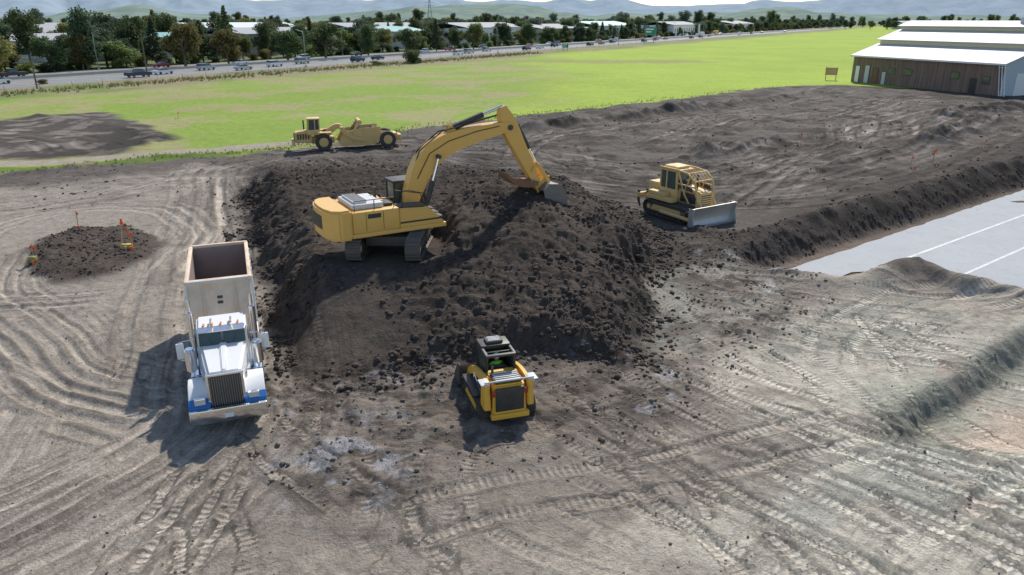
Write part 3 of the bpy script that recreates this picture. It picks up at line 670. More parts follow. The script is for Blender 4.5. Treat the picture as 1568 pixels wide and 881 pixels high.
    for s_ in (-.12,.12): prism(Hs,'cylinder_lug',[(2.8,4.95),(3.5,5.1),(3.15,5.5),(3.0,5.5)],s_-.03,s_+.03,YEL,.01)
    hydr(Hs,'bucket_cylinder',(6.75,0,5.3),(7.85,0,3.3),.12,.62,BLK)
    tube(Hs,'hose',[(1.2,.2,2.1),(1.0,.2,3.3),(1.5,.2,4.4),(2.6,.2,5.2),(4.2,.2,5.5),(5.6,.2,5.75),(6.2,.2,5.9)],.035,BLK)
    tube(Hs,'hose_2',[(1.2,-.2,2.1),(.95,-.2,3.3),(1.45,-.2,4.45),(2.6,-.2,5.25),(4.2,-.2,5.55),(5.5,-.2,5.8)],.03,BLK)
    tube(Hs,'steel_line',[(1.25,-.31,3.2),(1.9,-.31,4.3),(2.9,-.31,4.8),(4.4,-.31,5.15),(5.6,-.31,5.3)],.022,DRK,6)
    for s_ in (-.27,.27):
        prism(Hs,'link_arm',[(7.45,2.95),(7.6,2.9),(7.85,3.25),(7.7,3.4)],s_-.03,s_+.03,YEL,.01)
        prism(Hs,'bucket_link',[(7.65,3.35),(7.9,3.3),(8.6,2.35),(8.42,2.2)],s_-.05,s_+.05,YEL,.02)
    outer=[(7.85,2.1),(8.25,2.4),(8.75,2.35),(9.15,2.0),(9.3,1.5),(9.15,1.0),(8.8,.65),(8.3,.5)]
    cen=np.array([8.45,1.45]); inner=[tuple(np.array(p)+(cen-np.array(p))*.07) for p in outer]
    BKT=empty('bucket',parent=Hs,loc=(0,0,-.1))
    BM=paint('bucket_steel',(.20,.19,.18),.5,.3,dust=.6,dustcol=(.16,.13,.11),bump=.3)
    prism(BKT,'bucket_shell',outer+inner[::-1],-.82,.82,BM,0)
    for s_ in (-.84,.78): prism(BKT,'bucket_side',outer+[(8.0,1.2)],s_,s_+.06,BM,.01)
    box(BKT,'bucket_lip',8.1,8.5,-.86,.86,.44,.52,STL,.01)
    for i in range(5): prism(BKT,'tooth',[(8.2,.42),(8.2,.56),(7.75,.44),(7.75,.40)],-.8+i*.37,-.68+i*.37,STL,.01)
    for s_ in (-.2,.2): prism(BKT,'bucket_ear',[(7.85,1.8),(8.2,2.1),(8.6,2.7),(8.3,2.75),(7.85,2.35)],s_-.04,s_+.04,YEL,.01)
    for i,yy in enumerate((-.42,-.14,.14,.42)):
        beam(Hs,'thumb_tine',[(7.75,2.35,.12),(7.1,2.35,.17),(6.5,2.5,.14),(6.05,2.8,.07),(5.85,3.05,.03)],.03,RUST).location.y=yy
    box(Hs,'thumb_cross',7.2,7.4,-.48,.48,2.25,2.5,RUST,.02); box(Hs,'thumb_cross_2',6.5,6.62,-.46,.46,2.45,2.6,RUST,.02)
    return E
excavator()

def skin_body(P,name,joints,edges,mat):
    me=bpy.data.meshes.new(name); me.from_pydata([j[:3] for j in joints],edges,[]); o=bpy.data.objects.new(name,me); scene.collection.objects.link(o); o.parent=P
    o.modifiers.new('skin','SKIN')
    if not me.skin_vertices: bpy.context.view_layer.update()
    for i,j in enumerate(joints): me.skin_vertices[0].data[i].radius=(j[3],j[3])
    me.skin_vertices[0].data[0].use_root=True
    o.modifiers.new('sub','SUBSURF').levels=1; me.materials.append(mat); return o
def person(P,o_):
    K=empty('operator',loc=o_,parent=P)
    j=[(0,0,.05,.14),(0,0,.3,.15),(.02,0,.48,.13),(.03,0,.56,.06),(.05,.2,.46,.065),(.18,.24,.22,.05),(.38,.2,.2,.035),(.05,-.2,.46,.065),(.18,-.24,.22,.05),(.38,-.2,.2,.035)]
    try:
        skin_body(K,'torso_in_vest',j,[(0,1),(1,2),(2,3),(2,4),(4,5),(5,6),(2,7),(7,8),(8,9)],SEAT)
        skin_body(K,'legs',[(0,0,.02,.12),(.1,.1,.04,.09),(.45,.14,.06,.07),(.5,.14,-.3,.05),(.1,-.1,.04,.09),(.45,-.14,.06,.07),(.5,-.14,-.3,.05)],[(0,1),(1,2),(2,3),(0,4),(4,5),(5,6)],paint('denim',(.03,.045,.09),.8))
    except Exception as ex: print('skin fail',ex)
    bm=bmesh.new(); bmesh.ops.create_uvsphere(bm,u_segments=14,v_segments=10,radius=.1)
    for v in bm.verts: v.co=Vector((v.co.x*1.0+.05,v.co.y*.85,v.co.z*1.25+.68))
    bm_fin('head',bm,SKIN,K)
    bm=bmesh.new(); bmesh.ops.create_uvsphere(bm,u_segments=14,v_segments=10,radius=.125)
    for v in bm.verts: v.co=Vector((v.co.x*1.1+.05,v.co.y,max(v.co.z,-.0)*1.1+.71))
    bm_fin('hard_hat',bm,WHT,K)

# ------------------------------------------------------------------ TRACK LOADER
def loader():
    E=empty('compact_track_loader',(-.5,21.65,gz(-.5,21.7)-.05),R(107))
    for s_ in (-1,1): track(E,'track',-.85,.85,s_*.77,.40,.36,n=36,mat=RUB,grouser=.035,rollers=4,frame=YEL3,rolmat=DRK)
    box(E,'chassis',-1.2,1.1,-.52,.52,.25,.75,BLK,.04)
    hexa(E,'engine_cowl',[(-1.5,-.56,.38),(-.35,-.56,.38),(-.35,.56,.38),(-1.5,.56,.38),(-1.42,-.5,1.42),(-.35,-.52,1.48),(-.35,.52,1.48),(-1.42,.5,1.42)],YEL3,.05)
    box(E,'rear_grille',-1.52,-1.45,-.46,.46,.55,1.34,BLK,.02)
    for i in range(9): box(E,'grille_slat',-1.535,-1.515,-.40,.40,.64+.07*i,.66+.07*i,DRK,0)
    box(E,'rear_bumper',-1.58,-1.4,-.62,.62,.3,.48,YEL3,.03)
    for s_ in (-1,1):
        box(E,'tail_light',-1.55,-1.49,s_*.52-.05,s_*.52+.05,1.1,1.3,REDP,.01)
        hexa(E,'rear_upright',[(-1.45,s_*.6,.6),(-.95,s_*.6,.6),(-.95,s_*.82,.6),(-1.45,s_*.82,.6),(-1.35,s_*.6,1.5),(-1.0,s_*.6,1.5),(-1.0,s_*.8,1.5),(-1.35,s_*.8,1.5)],YEL3,.03)
        beam(E,'lift_arm',[(-1.3,1.42,.1),(-.5,1.38,.13),(.35,1.18,.13),(.95,.85,.13),(1.25,.4,.11)],.06,YEL3).location.y=s_*.66
        hydr(E,'lift_cylinder',(-1.0,s_*.72,.85),(.2,s_*.72,1.15),.05,.6,BLK)
        box(E,'fender',-.7,.9,s_*.77-.2,s_*.77+.2,.74,.8,BLK,.02)
        box(E,'side_badge',-1.2,-.5,s_*.545-.02,s_*.545+.02,1.0,1.25,BLK,.01)
    box(E,'cowl_top',-1.38,-.7,-.45,.45,1.46,1.52,DRK,.03)
    for i in range(5): box(E,'cowl_rib',-1.32+.12*i,-1.27+.12*i,-.4,.4,1.52,1.545,GRY,.01)
    tube(E,'cowl_bar',[(-1.45,-.8,1.58),(-1.45,.8,1.58)],.03,GRY)
    for s_ in(-1,1): box(E,'arm_top_plate',-1.5,-1.05,s_*.78-.14,s_*.78+.14,1.5,1.54,GRY,.01)
    K=empty('operator_cab',parent=E)
    for xx,s2 in ((-.5,0),(.72,-.1)):
        for s_ in (-1,1): hexa(K,'post',[(xx,s_*.47-.04,.75),(xx+.09,s_*.47-.04,.75),(xx+.09,s_*.47+.04,.75),(xx,s_*.47+.04,.75),(xx+s2,s_*.45-.04,1.98),(xx+.09+s2,s_*.45-.04,1.98),(xx+.09+s2,s_*.45+.04,1.98),(xx+s2,s_*.45+.04,1.98)],BLK,.01)
    box(K,'roof_rim_rear',-.55,-.42,-.5,.5,1.95,2.04,BLK,.03)
    box(K,'roof_front',.1,.75,-.5,.5,1.97,2.10,BLK,.05)
    for s_ in (-1,1): box(K,'roof_side',-.45,.7,s_*.46-.05,s_*.46+.05,1.95,2.04,BLK,.03)
    box(K,'roof_glass_bar',-.16,-.12,-.41,.41,1.95,1.98,BLK,.005)
    box(K,'beacon_unit',.2,.6,-.28,.28,2.10,2.20,DRK,.04)
    for i in range(4): box(K,'roof_vent',.25+.09*i,.29+.09*i,-.2,.2,2.20,2.21,GRY,0)
    for s_ in (-1,1):
        box(K,'side_glass',-.4,.7,s_*.47-.01,s_*.47+.01,1.05,1.95,GLS,.005)
        for i in range(4): box(K,'side_bar',-.35+.26*i,-.32+.26*i,s_*.485-.01,s_*.485+.01,1.0,1.95,BLK,0)
    box(K,'rear_window_low',-.5,-.46,-.44,.44,1.05,1.2,BLK,.01)
    box(K,'front_door',.70,.73,-.42,.42,.8,1.95,GLS,.005)
    box(K,'seat',-.25,-.1,-.25,.25,1.0,1.5,BLK,.05); box(K,'seat_base',-.25,.3,-.25,.25,.9,1.02,BLK,.04)
    person(K,(-.0,0,1.0))
    tube(K,'exhaust',[(-.75,.36,1.5),(-.75,.36,1.78)],.045,DRK)
    pr=[(1.25,.9),(1.3,.95),(1.42,.5),(1.6,.2),(2.15,.06),(2.15,.0),(1.5,.04),(1.28,.35)]
    prism(E,'bucket_shell',pr,-.96,.96,DRK,0)
    for s_ in (-.98,.94): prism(E,'bucket_side',[(1.27,.95),(1.3,.2),(1.5,.03),(2.15,.0),(2.05,.35),(1.5,.95)],s_,s_+.04,DRK,.01)
    return E
loader()

# ------------------------------------------------------------------ DOZER
def dozer():
    E=empty('bulldozer',(10.9,46.5,gz(11.1,46.5)+.02),R(-57.5)); E.scale=(1.07,1.07,1.05)
    for s_ in (-1,1): track(E,'track',-1.45,1.45,s_*.98,.56,.48,n=40,rollers=6,frame=YEL2)
    box(E,'chassis',-1.7,1.7,-.68,.68,.4,1.05,DRK,.05)
    hexa(E,'hood',[(.25,-.5,1.0),(1.95,-.5,.8),(1.95,.5,.8),(.25,.5,1.0),(.25,-.46,2.05),(1.9,-.44,1.85),(1.9,.44,1.85),(.25,.46,2.05)],YEL2,.06)
    box(E,'radiator_guard',1.93,2.05,-.52,.52,.7,1.85,YEL2,.04)
    for i in range(7): box(E,'radiator_slat',2.05,2.07,-.42,.42,.85+.13*i,.9+.13*i,BLK,0)
    for s_ in (-1,1):
        box(E,'engine_side_panel',.5,1.7,s_*.505-.01,s_*.505+.01,1.1,1.7,BLK,.005)
        box(E,'fender',-1.5,.5,s_*.98-.3,s_*.98+.3,1.05,1.3,YEL2,.04)
        box(E,'tool_pod',-1.5,-.2,s_*.98-.26,s_*.98+.26,1.3,1.55,YEL2,.05)
    cab(E,'operator_cab',-1.15,.35,-.68,.68,1.25,2.92,YEL2,YEL2,.11,.1)
    box(E,'air_conditioner',-1.0,.1,-.5,.5,2.95,3.1,YEL2,.05)
    cyl(E,'exhaust',(1.1,.2,1.95),(1.1,.2,2.75),.07,DRK); cyl(E,'pre_cleaner',(.75,-.25,1.95),(.75,-.25,2.4),.12,DRK)
    box(E,'fuel_tank',-2.15,-1.25,-.62,.62,1.05,1.95,YEL2,.10)
    for s_ in (-1,1):
        tube(E,'sweep',[(-1.1,s_*.74,2.98),(.4,s_*.74,2.98),(1.2,s_*.74,2.9),(1.75,s_*.72,2.5),(2.0,s_*.68,1.7),(2.02,s_*.6,.9)],.065,YEL2)
        tube(E,'sweep_brace',[(.4,s_*.74,2.95),(1.0,s_*.7,1.6),(1.3,s_*.6,1.1)],.05,YEL2)
        tube(E,'sweep_brace_2',[(1.4,s_*.73,2.75),(.95,s_*.7,1.75)],.045,YEL2)
        tube(E,'sweep_rail',[(.3,s_*.74,2.2),(1.9,s_*.72,2.15)],.045,YEL2)
        tube(E,'push_arm',[(-.2,s_*1.38,.45),(1.4,s_*1.4,.42),(2.5,s_*1.35,.35)],.12,YEL2)
        hydr(E,'blade_lift',(1.75,s_*.58,1.75),(2.55,s_*.6,.75),.07,.6,YEL2)
        tube(E,'tilt_strut',[(1.5,s_*1.36,.55),(2.55,s_*1.2,1.1)],.06,DRK)
        prism(E,'side_mesh',[(.5,1.95),(1.7,1.85),(1.6,2.1),(.5,2.15)],s_*.73-.01,s_*.73+.01,DRK,0)
    tube(E,'sweep_cross',[(1.2,-.74,2.9),(1.2,.74,2.9)],.05,YEL2); tube(E,'sweep_cross_2',[(1.75,-.72,2.5),(1.75,.72,2.5)],.05,YEL2)
    for i in range(5): tube(E,'sweep_screen',[(.45,-.5+.25*i,2.97),(1.2,-.5+.25*i,2.93),(1.72,-.5+.25*i,2.52)],.02,YEL2)
    cv=[(2.72,.02),(2.58,.25),(2.54,.55),(2.6,.85),(2.74,1.12),(2.80,1.22)]
    prism(E,'blade',cv+[(a-.07,b_) for a,b_ in cv[::-1]],-1.72,1.72,STL,0)
    box(E,'cutting_edge',2.70,2.76,-1.74,1.74,-.04,.16,STL,.01)
    for s_ in (-1,1): prism(E,'blade_end',[(2.45,0),(2.95,0),(2.8,.7),(2.9,1.22),(2.45,1.2)],s_*1.74-.03,s_*1.74+.03,STL,.01)
    for yy in (-1.1,-.35,.35,1.1): box(E,'blade_rib',2.35,2.5,yy-.04,yy+.04,.1,1.05,YEL2,.02)
    box(E,'ripper_beam',-2.9,-2.65,-.9,.9,.75,1.05,YEL2,.04)
    for s_ in (-1,1): tube(E,'ripper_arm',[(-1.8,s_*.4,.7),(-2.8,s_*.4,.85)],.09,YEL2); tube(E,'ripper_cyl',[(-1.9,s_*.3,1.4),(-2.7,s_*.3,1.0)],.06,DRK)
    for yy in (-.75,0,.75): prism(E,'ripper_shank',[(-2.75,1.2),(-2.95,1.2),(-2.95,.5),(-2.7,.12),(-2.65,.15),(-2.78,.6)],yy-.04,yy+.04,DRK,.01)
dozer()

# ------------------------------------------------------------------ SCRAPER
def scraper():
    E=empty('wheel_scraper',(-16.4,73.2,gz(-16.4,73.2)),R(198))
    for s_ in (-1,1):
        wheel(E,'front_wheel',2.3,s_*1.12,.82,.62,YEL2); wheel(E,'rear_wheel',-3.9,s_*1.12,.82,.62,YEL2)
    hexa(E,'tractor_hood',[(3.3,-.75,.7),(5.0,-.7,.8),(5.0,.7,.8),(3.3,.75,.7),(3.3,-.7,1.95),(4.95,-.6,1.75),(4.95,.6,1.75),(3.3,.7,1.95)],YEL2,.07)
    box(E,'front_bumper',4.95,5.25,-1.1,1.1,.55,1.0,YEL2,.05); box(E,'radiator',4.98,5.03,-.5,.5,1.0,1.65,BLK,.01)
    for i in range(5): box(E,'side_louver',3.6+.25*i,3.72+.25*i,-.765,.765,1.1,1.6,BLK,0)
    box(E,'tractor_frame',1.2,3.4,-.5,.5,.6,1.2,YEL2,.06)
    cab(E,'operator_cab',2.55,3.75,-.2,1.05,1.55,3.05,YEL2,YEL2,.10,.12)
    box(E,'platform',2.3,3.6,-1.15,1.15,1.5,1.62,YEL2,.03)
    for s_ in (-1,1): box(E,'front_fender',1.5,3.0,s_*1.12-.36,s_*1.12+.36,1.68,1.76,YEL2,.03)
    cyl(E,'exhaust',(4.0,-.3,1.9),(4.0,-.3,2.8),.07,DRK)
    beam(E,'gooseneck',[(2.0,1.3,.3),(1.5,1.8,.3),(.9,2.15,.24),(.4,2.05,.22)],.24,YEL2)
    cyl(E,'hitch',(2.0,0,.7),(2.0,0,1.9),.2,DRK)
    tube(E,'draft_cross_tube',[(.5,-1.35,2.0),(.5,1.35,2.0)],.2,YEL2,14)
    for s_ in (-1,1):
        beam(E,'draft_arm',[(.5,2.0,.2),(.1,1.6,.2),(-.6,1.15,.18),(-1.6,.95,.18)],.08,YEL2).location.y=s_*1.36
        prism(E,'bowl_side',[(.6,.35),(.9,.7),(.3,1.75),(-1.2,2.0),(-3.2,2.1),(-3.2,.75),(-2.6,.4)],s_*1.2-.05,s_*1.2+.05,YEL2,.02)
        for xx in (-.6,-1.6,-2.6): box(E,'bowl_rib',xx,xx+.12,s_*1.28-.05,s_*1.28+.05,.6,1.9,YEL2,.02)
        hydr(E,'bowl_cylinder',(.55,s_*.8,2.2),(-.1,s_*.9,1.0),.08,.6,DRK)
        prism(E,'rear_frame',[(-3.2,.7),(-3.2,1.5),(-4.6,1.3),(-5.1,.9),(-5.1,.6),(-4.4,.55)],s_*.65-.08,s_*.65+.08,YEL2,.03)
    box(E,'bowl_floor',-3.1,.2,-1.15,1.15,.38,.5,DRK,.02)
    box(E,'ejector',-2.8,-2.6,-1.12,1.12,.5,1.9,DRK,.02)
    el=empty('elevator',parent=E,loc=(.35,0,.5)); el.rotation_euler=(0,R(-38),0)
    for s_ in(-1,1): box(el,'elevator_rail',-.12,.12,s_*.95-.06,s_*.95+.06,0,2.7,YEL2,.03)
    for i in range(9):
        box(el,'flight',.10,.22,-.9,.9,.1+.3*i,.16+.3*i,DRK,.01); box(el,'flight_back',-.22,-.1,-.9,.9,.2+.3*i,.26+.3*i,DRK,.01)
    cyl(el,'elevator_motor',(0,-1.1,2.6),(0,1.1,2.6),.22,YEL2)
    box(E,'push_block',-5.35,-5.05,-.7,.7,.55,1.15,YEL2,.04); box(E,'rear_cross',-4.9,-4.3,-.75,.75,1.0,1.35,YEL2,.05)
    tube(E,'ejector_cylinder',[(-4.6,0,1.3),(-2.8,0,1.2)],.12,YEL2)
    bm=bmesh.new(); bmesh.ops.create_grid(bm,x_segments=16,y_segments=12,size=1)
    for v in bm.verts: 
        r_=max(abs(v.co.x),abs(v.co.y)); v.co=Vector((-1.5+v.co.x*1.2,v.co.y*1.14,1.5+.55*(1-r_**2)+random.uniform(-.05,.05)))
    bm_fin('soil_load',bm,CL1,E)
scraper()

# ------------------------------------------------------------------ DUMP TRUCK
def truck():
    hd=R(-69.5); E=empty('dump_truck',(-8.72-5.0*math.cos(hd),19.85-5.0*math.sin(hd),.03),hd); E.scale=(1,.89,1)
    for s_ in (-1,1):
        box(E,'frame_rail',-4.7,4.5,s_*.42-.05,s_*.42+.05,.65,.9,BLK,.01)
        wheel(E,'steer_wheel',3.85,s_*1.02,.52,.34,CHR)
        for xx in (-.9,-2.3,-3.6): wheel(E,'drive_wheel',xx,s_*1.0,.51,.26,CHR); wheel(E,'drive_wheel_inner',xx,s_*.70,.51,.26,CHR)
    for xx in (-.9,-2.3,-3.6,3.85): cyl(E,'axle',(xx,-.9,.51),(xx,.9,.51),.1,BLK)
    hexa(E,'hood',[(2.7,-.88,.95),(4.65,-.60,.85),(4.65,.60,.85),(2.7,.88,.95),(2.7,-.80,1.98),(4.6,-.55,1.80),(4.6,.55,1.80),(2.7,.80,1.98)],WHT,.09)
    hexa(E,'hood_ridge',[(2.75,-.16,1.95),(4.55,-.10,1.78),(4.55,.10,1.78),(2.75,.16,1.95),(2.75,-.12,2.03),(4.5,-.07,1.85),(4.5,.07,1.85),(2.75,.12,2.03)],WHT,.03)
    for s_ in (-1,1): box(E,'hood_louver',3.2,4.0,s_*.79-.01,s_*.79+.01,1.3,1.5,CHR,.0,rot=(0,0,-s_*R(8)))
    box(E,'grille_surround',4.6,4.74,-.62,.62,.62,1.84,CHR,.05)
    box(E,'grille',4.73,4.76,-.53,.53,.70,1.76,paint('grille_dark',(.08,.08,.085),.4,.5,dust=.2),.01)
    for i in range(14): box(E,'grille_bar',4.76,4.785,-.50+.075*i,-.486+.075*i,.72,1.74,paint('grille_steel',(.35,.35,.35),.4,.8),0)
    box(E,'bumper',4.82,5.0,-1.28,1.28,.3,.78,CHR,.06); box(E,'licence_plate',5.002,5.012,-.15,.15,.45,.6,WHT,0)
    for s_ in (-1,1):
        pts=[(3.1,.55),(3.15,.95),(3.4,1.2),(3.75,1.3),(4.15,1.25),(4.5,1.05),(4.8,.8),(4.8,.55),(4.55,.62),(4.4,.9),(4.1,1.1),(3.75,1.15),(3.45,1.05),(3.3,.85),(3.28,.55)]
        prism(E,'fender',pts,s_*.92-.35,s_*.92+.35,WHT,.02)
        pts2=[(3.05,.35),(3.07,.92),(3.32,.92),(3.32,.35)]; prism(E,'fender_skirt',pts2,s_*.92-.355,s_*.92+.355,BLU,.02)
        prism(E,'fender_blue',[(4.35,.5),(4.83,.5),(4.83,.86),(4.6,1.02),(4.5,.8)],s_*.92-.358,s_*.92+.358,BLU,.02)
        box(E,'headlight',4.7,4.86,s_*.88-.19,s_*.88+.19,.9,1.12,CHR,.05)
        box(E,'headlight_lens',4.862,4.877,s_*.88-.16,s_*.88+.16,.94,1.08,WL,.0)
        cyl(E,'air_cleaner',(2.75,s_*1.16,1.15),(2.75,s_*1.16,1.95),.20,CHR,22,bev=.06)
        cyl(E,'stack',(1.1,s_*1.12,.9),(1.1,s_*1.12,1.6),.1,CHR); cyl(E,'muffler_shield',(1.1,s_*1.12,1.5),(1.1,s_*1.12,2.6),.14,CHR,20,bev=.03); cyl(E,'stack_tip',(1.1,s_*1.12,2.6),(1.05,s_*1.12,3.0),.07,CHR)
        cyl(E,'fuel_tank',(1.2,s_*.98,.62),(2.7,s_*.98,.62),.32,CHR,24,bev=.04)
        box(E,'step',1.2,2.7,s_*1.18-.08,s_*1.18+.08,.86,.92,CHR,.01); box(E,'cab_skirt',1.25,2.7,s_*.955-.02,s_*.955+.02,.95,1.2,BLU,.01)
        box(E,'mirror',2.55,2.62,s_*1.48-.13,s_*1.48+.13,1.55,2.1,WHT,.03)
        tube(E,'mirror_bracket',[(2.5,s_*.95,2.15),(2.6,s_*1.48,2.15),(2.6,s_*1.48,1.5),(2.5,s_*.98,1.45)],.02,CHR)
        box(E,'door_window',1.65,2.4,s_*.955-.012,s_*.955+.012,1.65,2.2,GLS,.01)
        box(E,'door_gap',1.55,1.57,s_*.957-.01,s_*.957+.01,1.0,2.3,BLK,0)
        tube(E,'grab',[(1.45,s_*1.0,1.2),(1.45,s_*1.02,2.1)],.018,CHR)
        tube(E,'horn',[(2.0,s_*.35,2.58),(2.5,s_*.35,2.6)],.04,CHR)
        box(E,'mudflap',-4.6,-4.57,s_*.95-.3,s_*.95+.3,.2,.9,BLK,0)
        box(E,'box_side_rail',-4.9,.55,s_*1.24-.05,s_*1.24+.05,1.15,1.3,WHT,.02)
    hexa(E,'cab_body',[(1.3,-.94,.9),(2.75,-.94,.9),(2.75,.94,.9),(1.3,.94,.9),(1.35,-.88,2.5),(2.42,-.86,2.46),(2.42,.86,2.46),(1.35,.88,2.5)],WHT,.08)
    for s_ in (-1,1):
        a,c_=(.04,.80) if s_>0 else (-.80,-.04)
        hexa(E,'windshield',[(2.72,a,1.97),(2.765,a,1.97),(2.765,c_,1.97),(2.72,c_,1.97),(2.47,a,2.38),(2.53,a,2.38),(2.53,c_,2.38),(2.47,c_,2.38)],GLS,.0)
    hexa(E,'sun_visor',[(2.38,-.88,2.42),(2.66,-.80,2.37),(2.66,.80,2.37),(2.38,.88,2.42),(2.38,-.88,2.46),(2.66,-.80,2.40),(2.66,.80,2.40),(2.38,.88,2.46)],CHR,.01)
    for i in range(5): cyl(E,'marker_light',(2.2,-.6+.3*i,2.5),(2.36,-.6+.3*i,2.52),.045,AMB,10,r2=.02)
    for i in (-1,1): tube(E,'wiper',[(2.79,i*.35,2.0),(2.66,i*.5,2.25)],.01,BLK)
    B=empty('dump_body',parent=E); top=3.12
    box(B,'floor',-4.95,.6,-1.1,1.1,1.2,1.32,BOXI,.02)
    for s_ in (-1,1):
        prism(B,'side',[(-4.95,1.15),(.75,1.15),(.85,1.6),(-.3,top),(-4.95,top)],s_*1.2-.03,s_*1.2+.03,WHT,.01)
        prism(B,'side_liner',[(-4.9,1.32),(.6,1.32),(-.35,top-.03),(-4.9,top-.03)],s_*1.155-.01,s_*1.155+.01,BOXI,0)
        box(B,'top_rail',-5.0,-.25,s_*1.2-.08,s_*1.2+.08,top-.02,top+.1,BOXM,.03)
        for xx in (-4.3,-3.4,-2.5,-1.6,-.7): box(B,'side_stake',xx,xx+.1,s_*1.27-.05,s_*1.27+.05,1.25,top,WHT,.02)
    prism(B,'headboard',[(.62,1.2),(.85,1.6),(.88,1.7),(-.22,top+.05),(-.32,top+.02),(.74,1.72),(.55,1.35)],-1.17,1.17,BOXM,.01)
    for yy in (-.6,.6): prism(B,'headboard_rib',[(.90,1.75),(.93,1.77),(-.17,top+.03),(-.2,top+.02)],yy-.03,yy+.03,BOXM,.01)
    box(B,'front_lip',-.42,-.2,-1.26,1.26,top-.02,top+.12,BOXM,.03)
    for i in (0,1): box(B,'headboard_hook',.10+.12*i,.2+.12*i,-.1+.0*i,.1,2.66-.15*i,2.70-.15*i,DRK,.01,rot=(0,R(51),0))
    box(B,'tailgate',-5.0,-4.92,-1.15,1.15,1.2,top+.02,BOXI,.02); box(B,'tailgate_rail',-5.06,-4.9,-1.26,1.26,top,top+.12,BOXM,.03)
    cyl(B,'tarp_roller',(-.05,-1.15,top+.12),(-.05,1.15,top+.12),.05,GRY)
    hydr(E,'hoist',(.8,0,1.0),(.4,0,2.2),.12,.7,BLK)
truck()

# ------------------------------------------------------------------ stakes, signs
def stake(name,x,y,n,hh=1.25,sp=.5,board=False):
    E=empty(name,(x,y,gz(x,y)))
    for i in range(n):
        dx,dy=random.uniform(-sp,sp),random.uniform(-sp,sp); h_=hh*random.uniform(.7,1.05); lx=random.uniform(-.08,.08)
        tube(E,'stake_%d'%i,[(dx,dy,-.1),(dx+lx,dy,h_)],.025,WOOD,4)
        tube(E,'flagging_%d'%i,[(dx+lx*.7,dy,h_*.75),(dx+lx+.01,dy-.02,h_+.02)],.035,ORG,5)
        mesh_obj('ribbon_%d'%i,[(dx+lx,dy-.04,h_),(dx+lx+.15,dy-.07,h_-.07),(dx+lx+.12,dy-.09,h_-.22),(dx+lx,dy-.04,h_-.1)],[(0,1,2,3)],ORG,E)
    if board: box(E,'bucket',-.2,.15,-.2,.1,.0,.3,paint('olive_bucket',(.3,.27,.08),.6),.05)
    for i in range(2): cyl(E,'pipe_stub_%d'%i,(.3*i-.2,-.3,-.1),(.3*i-.2,-.3,.14),.06,ORG if i else WOOD,10)
# survey tripod of laths with a yellow base beside it
E=empty('survey_tripod',(-21.1,38.3,gz(-21.1,38.3)))
for i in range(3):
    a=i*2.09+.4; tube(E,'leg_%d'%i,[(.42*math.cos(a),.42*math.sin(a),-.05),(.03*math.cos(a),.03*math.sin(a),1.35)],.028,WOOD if i else ORG,5)
cyl(E,'head',(0,0,1.3),(0,0,1.42),.09,ORG,12); cyl(E,'instrument',(0,0,1.42),(0,0,1.6),.06,ORG,10); box(E,'case',-.05,.5,-.45,-.15,0,.28,paint('yellow_case',(.6,.42,.08),.6,dust=.4),.04)
stake('survey_stake',-20.6,38.0,1,1.1,.15); stake('survey_stake',-26,42.6,1,1.1,.1); stake('survey_stake',-24.9,36.3,2,.9,.25,True)
stake('survey_stake',37.5,64.6,2,1.3,.3); stake('survey_stake',34.6,63,1,1.1,.2); stake('survey_stake',29.6,75.2,1,1.2,.2); stake('survey_stake',-43,96,1,1.0,.1); stake('survey_stake',46,71.5,1,1.1,.1)

# ------------------------------------------------------------------ highway
def on(n_,s_):
    d=(.5,.866); nv=(.866,-.5); return (nv[0]*n_+d[0]*s_, nv[1]*n_+d[1]*s_)
def rstrip(P,name,n0,n1,s0,s1,z,mat):
    a,b_,c_,d_=on(n0,s0),on(n1,s0),on(n1,s1),on(n0,s1)
    return mesh_obj(name,[(*a,z),(*b_,z),(*c_,z),(*d_,z)],[(0,1,2,3)],mat,P)
m,nt,b=newmat('asphalt'); tc=nt.nodes.new('ShaderNodeTexCoord').outputs['Object']
n=noise(nt,tc,.15,6); c=mixc(nt,n,(.16,.16,.165),(.25,.25,.25)); nt.links.new(c,b.inputs['Base Color']); b.inputs['Roughness'].default_value=.85; ASP=m
m,nt,b=newmat('concrete'); tc=nt.nodes.new('ShaderNodeTexCoord').outputs['Object']; n=noise(nt,tc,.6,6); c=mixc(nt,n,(.30,.29,.27),(.42,.41,.38)); nt.links.new(c,b.inputs['Base Color']); CON=m
DIRT=soilmat('shoulder_dirt',(.34,.31,.25),(.26,.24,.18))
HW=empty('highway')
rstrip(HW,'shoulder',-188,-150,-60,1500,.04,DIRT)
rstrip(HW,'near_lanes',-166,-152,-60,1500,.06,ASP); rstrip(HW,'far_lanes',-186,-171.5,-60,1500,.06,ASP)
for n_ in (-153.2,-164.8,-172.8,-184.8): rstrip(HW,'edge_line',n_,n_+.25,-60,1400,.07,WHT)
vs=[];fc=[]
for n_ in (-157.2,-161,-176.8,-180.8):
    for k in range(0,110):
        s_=-40+k*12; b0=len(vs)
        for a in ((n_,s_),(n_+.2,s_),(n_+.2,s_+4),(n_,s_+4)): vs.append((*on(*a),.07))
        fc.append((b0,b0+1,b0+2,b0+3))
mesh_obj('lane_dashes',vs,fc,WHT,HW)
vs=[];fc=[]
bp_=[(-169.1,.04),(-168.9,.35),(-168.78,.9),(-168.62,.9),(-168.5,.35),(-168.3,.04)]
for s_ in (-60,1500):
    for a,z in bp_: vs.append((*on(a,s_),z))
for i in range(5): fc.append((i,i+1,i+7,i+6))
mesh_obj('median_barrier',vs,fc,CON,HW)
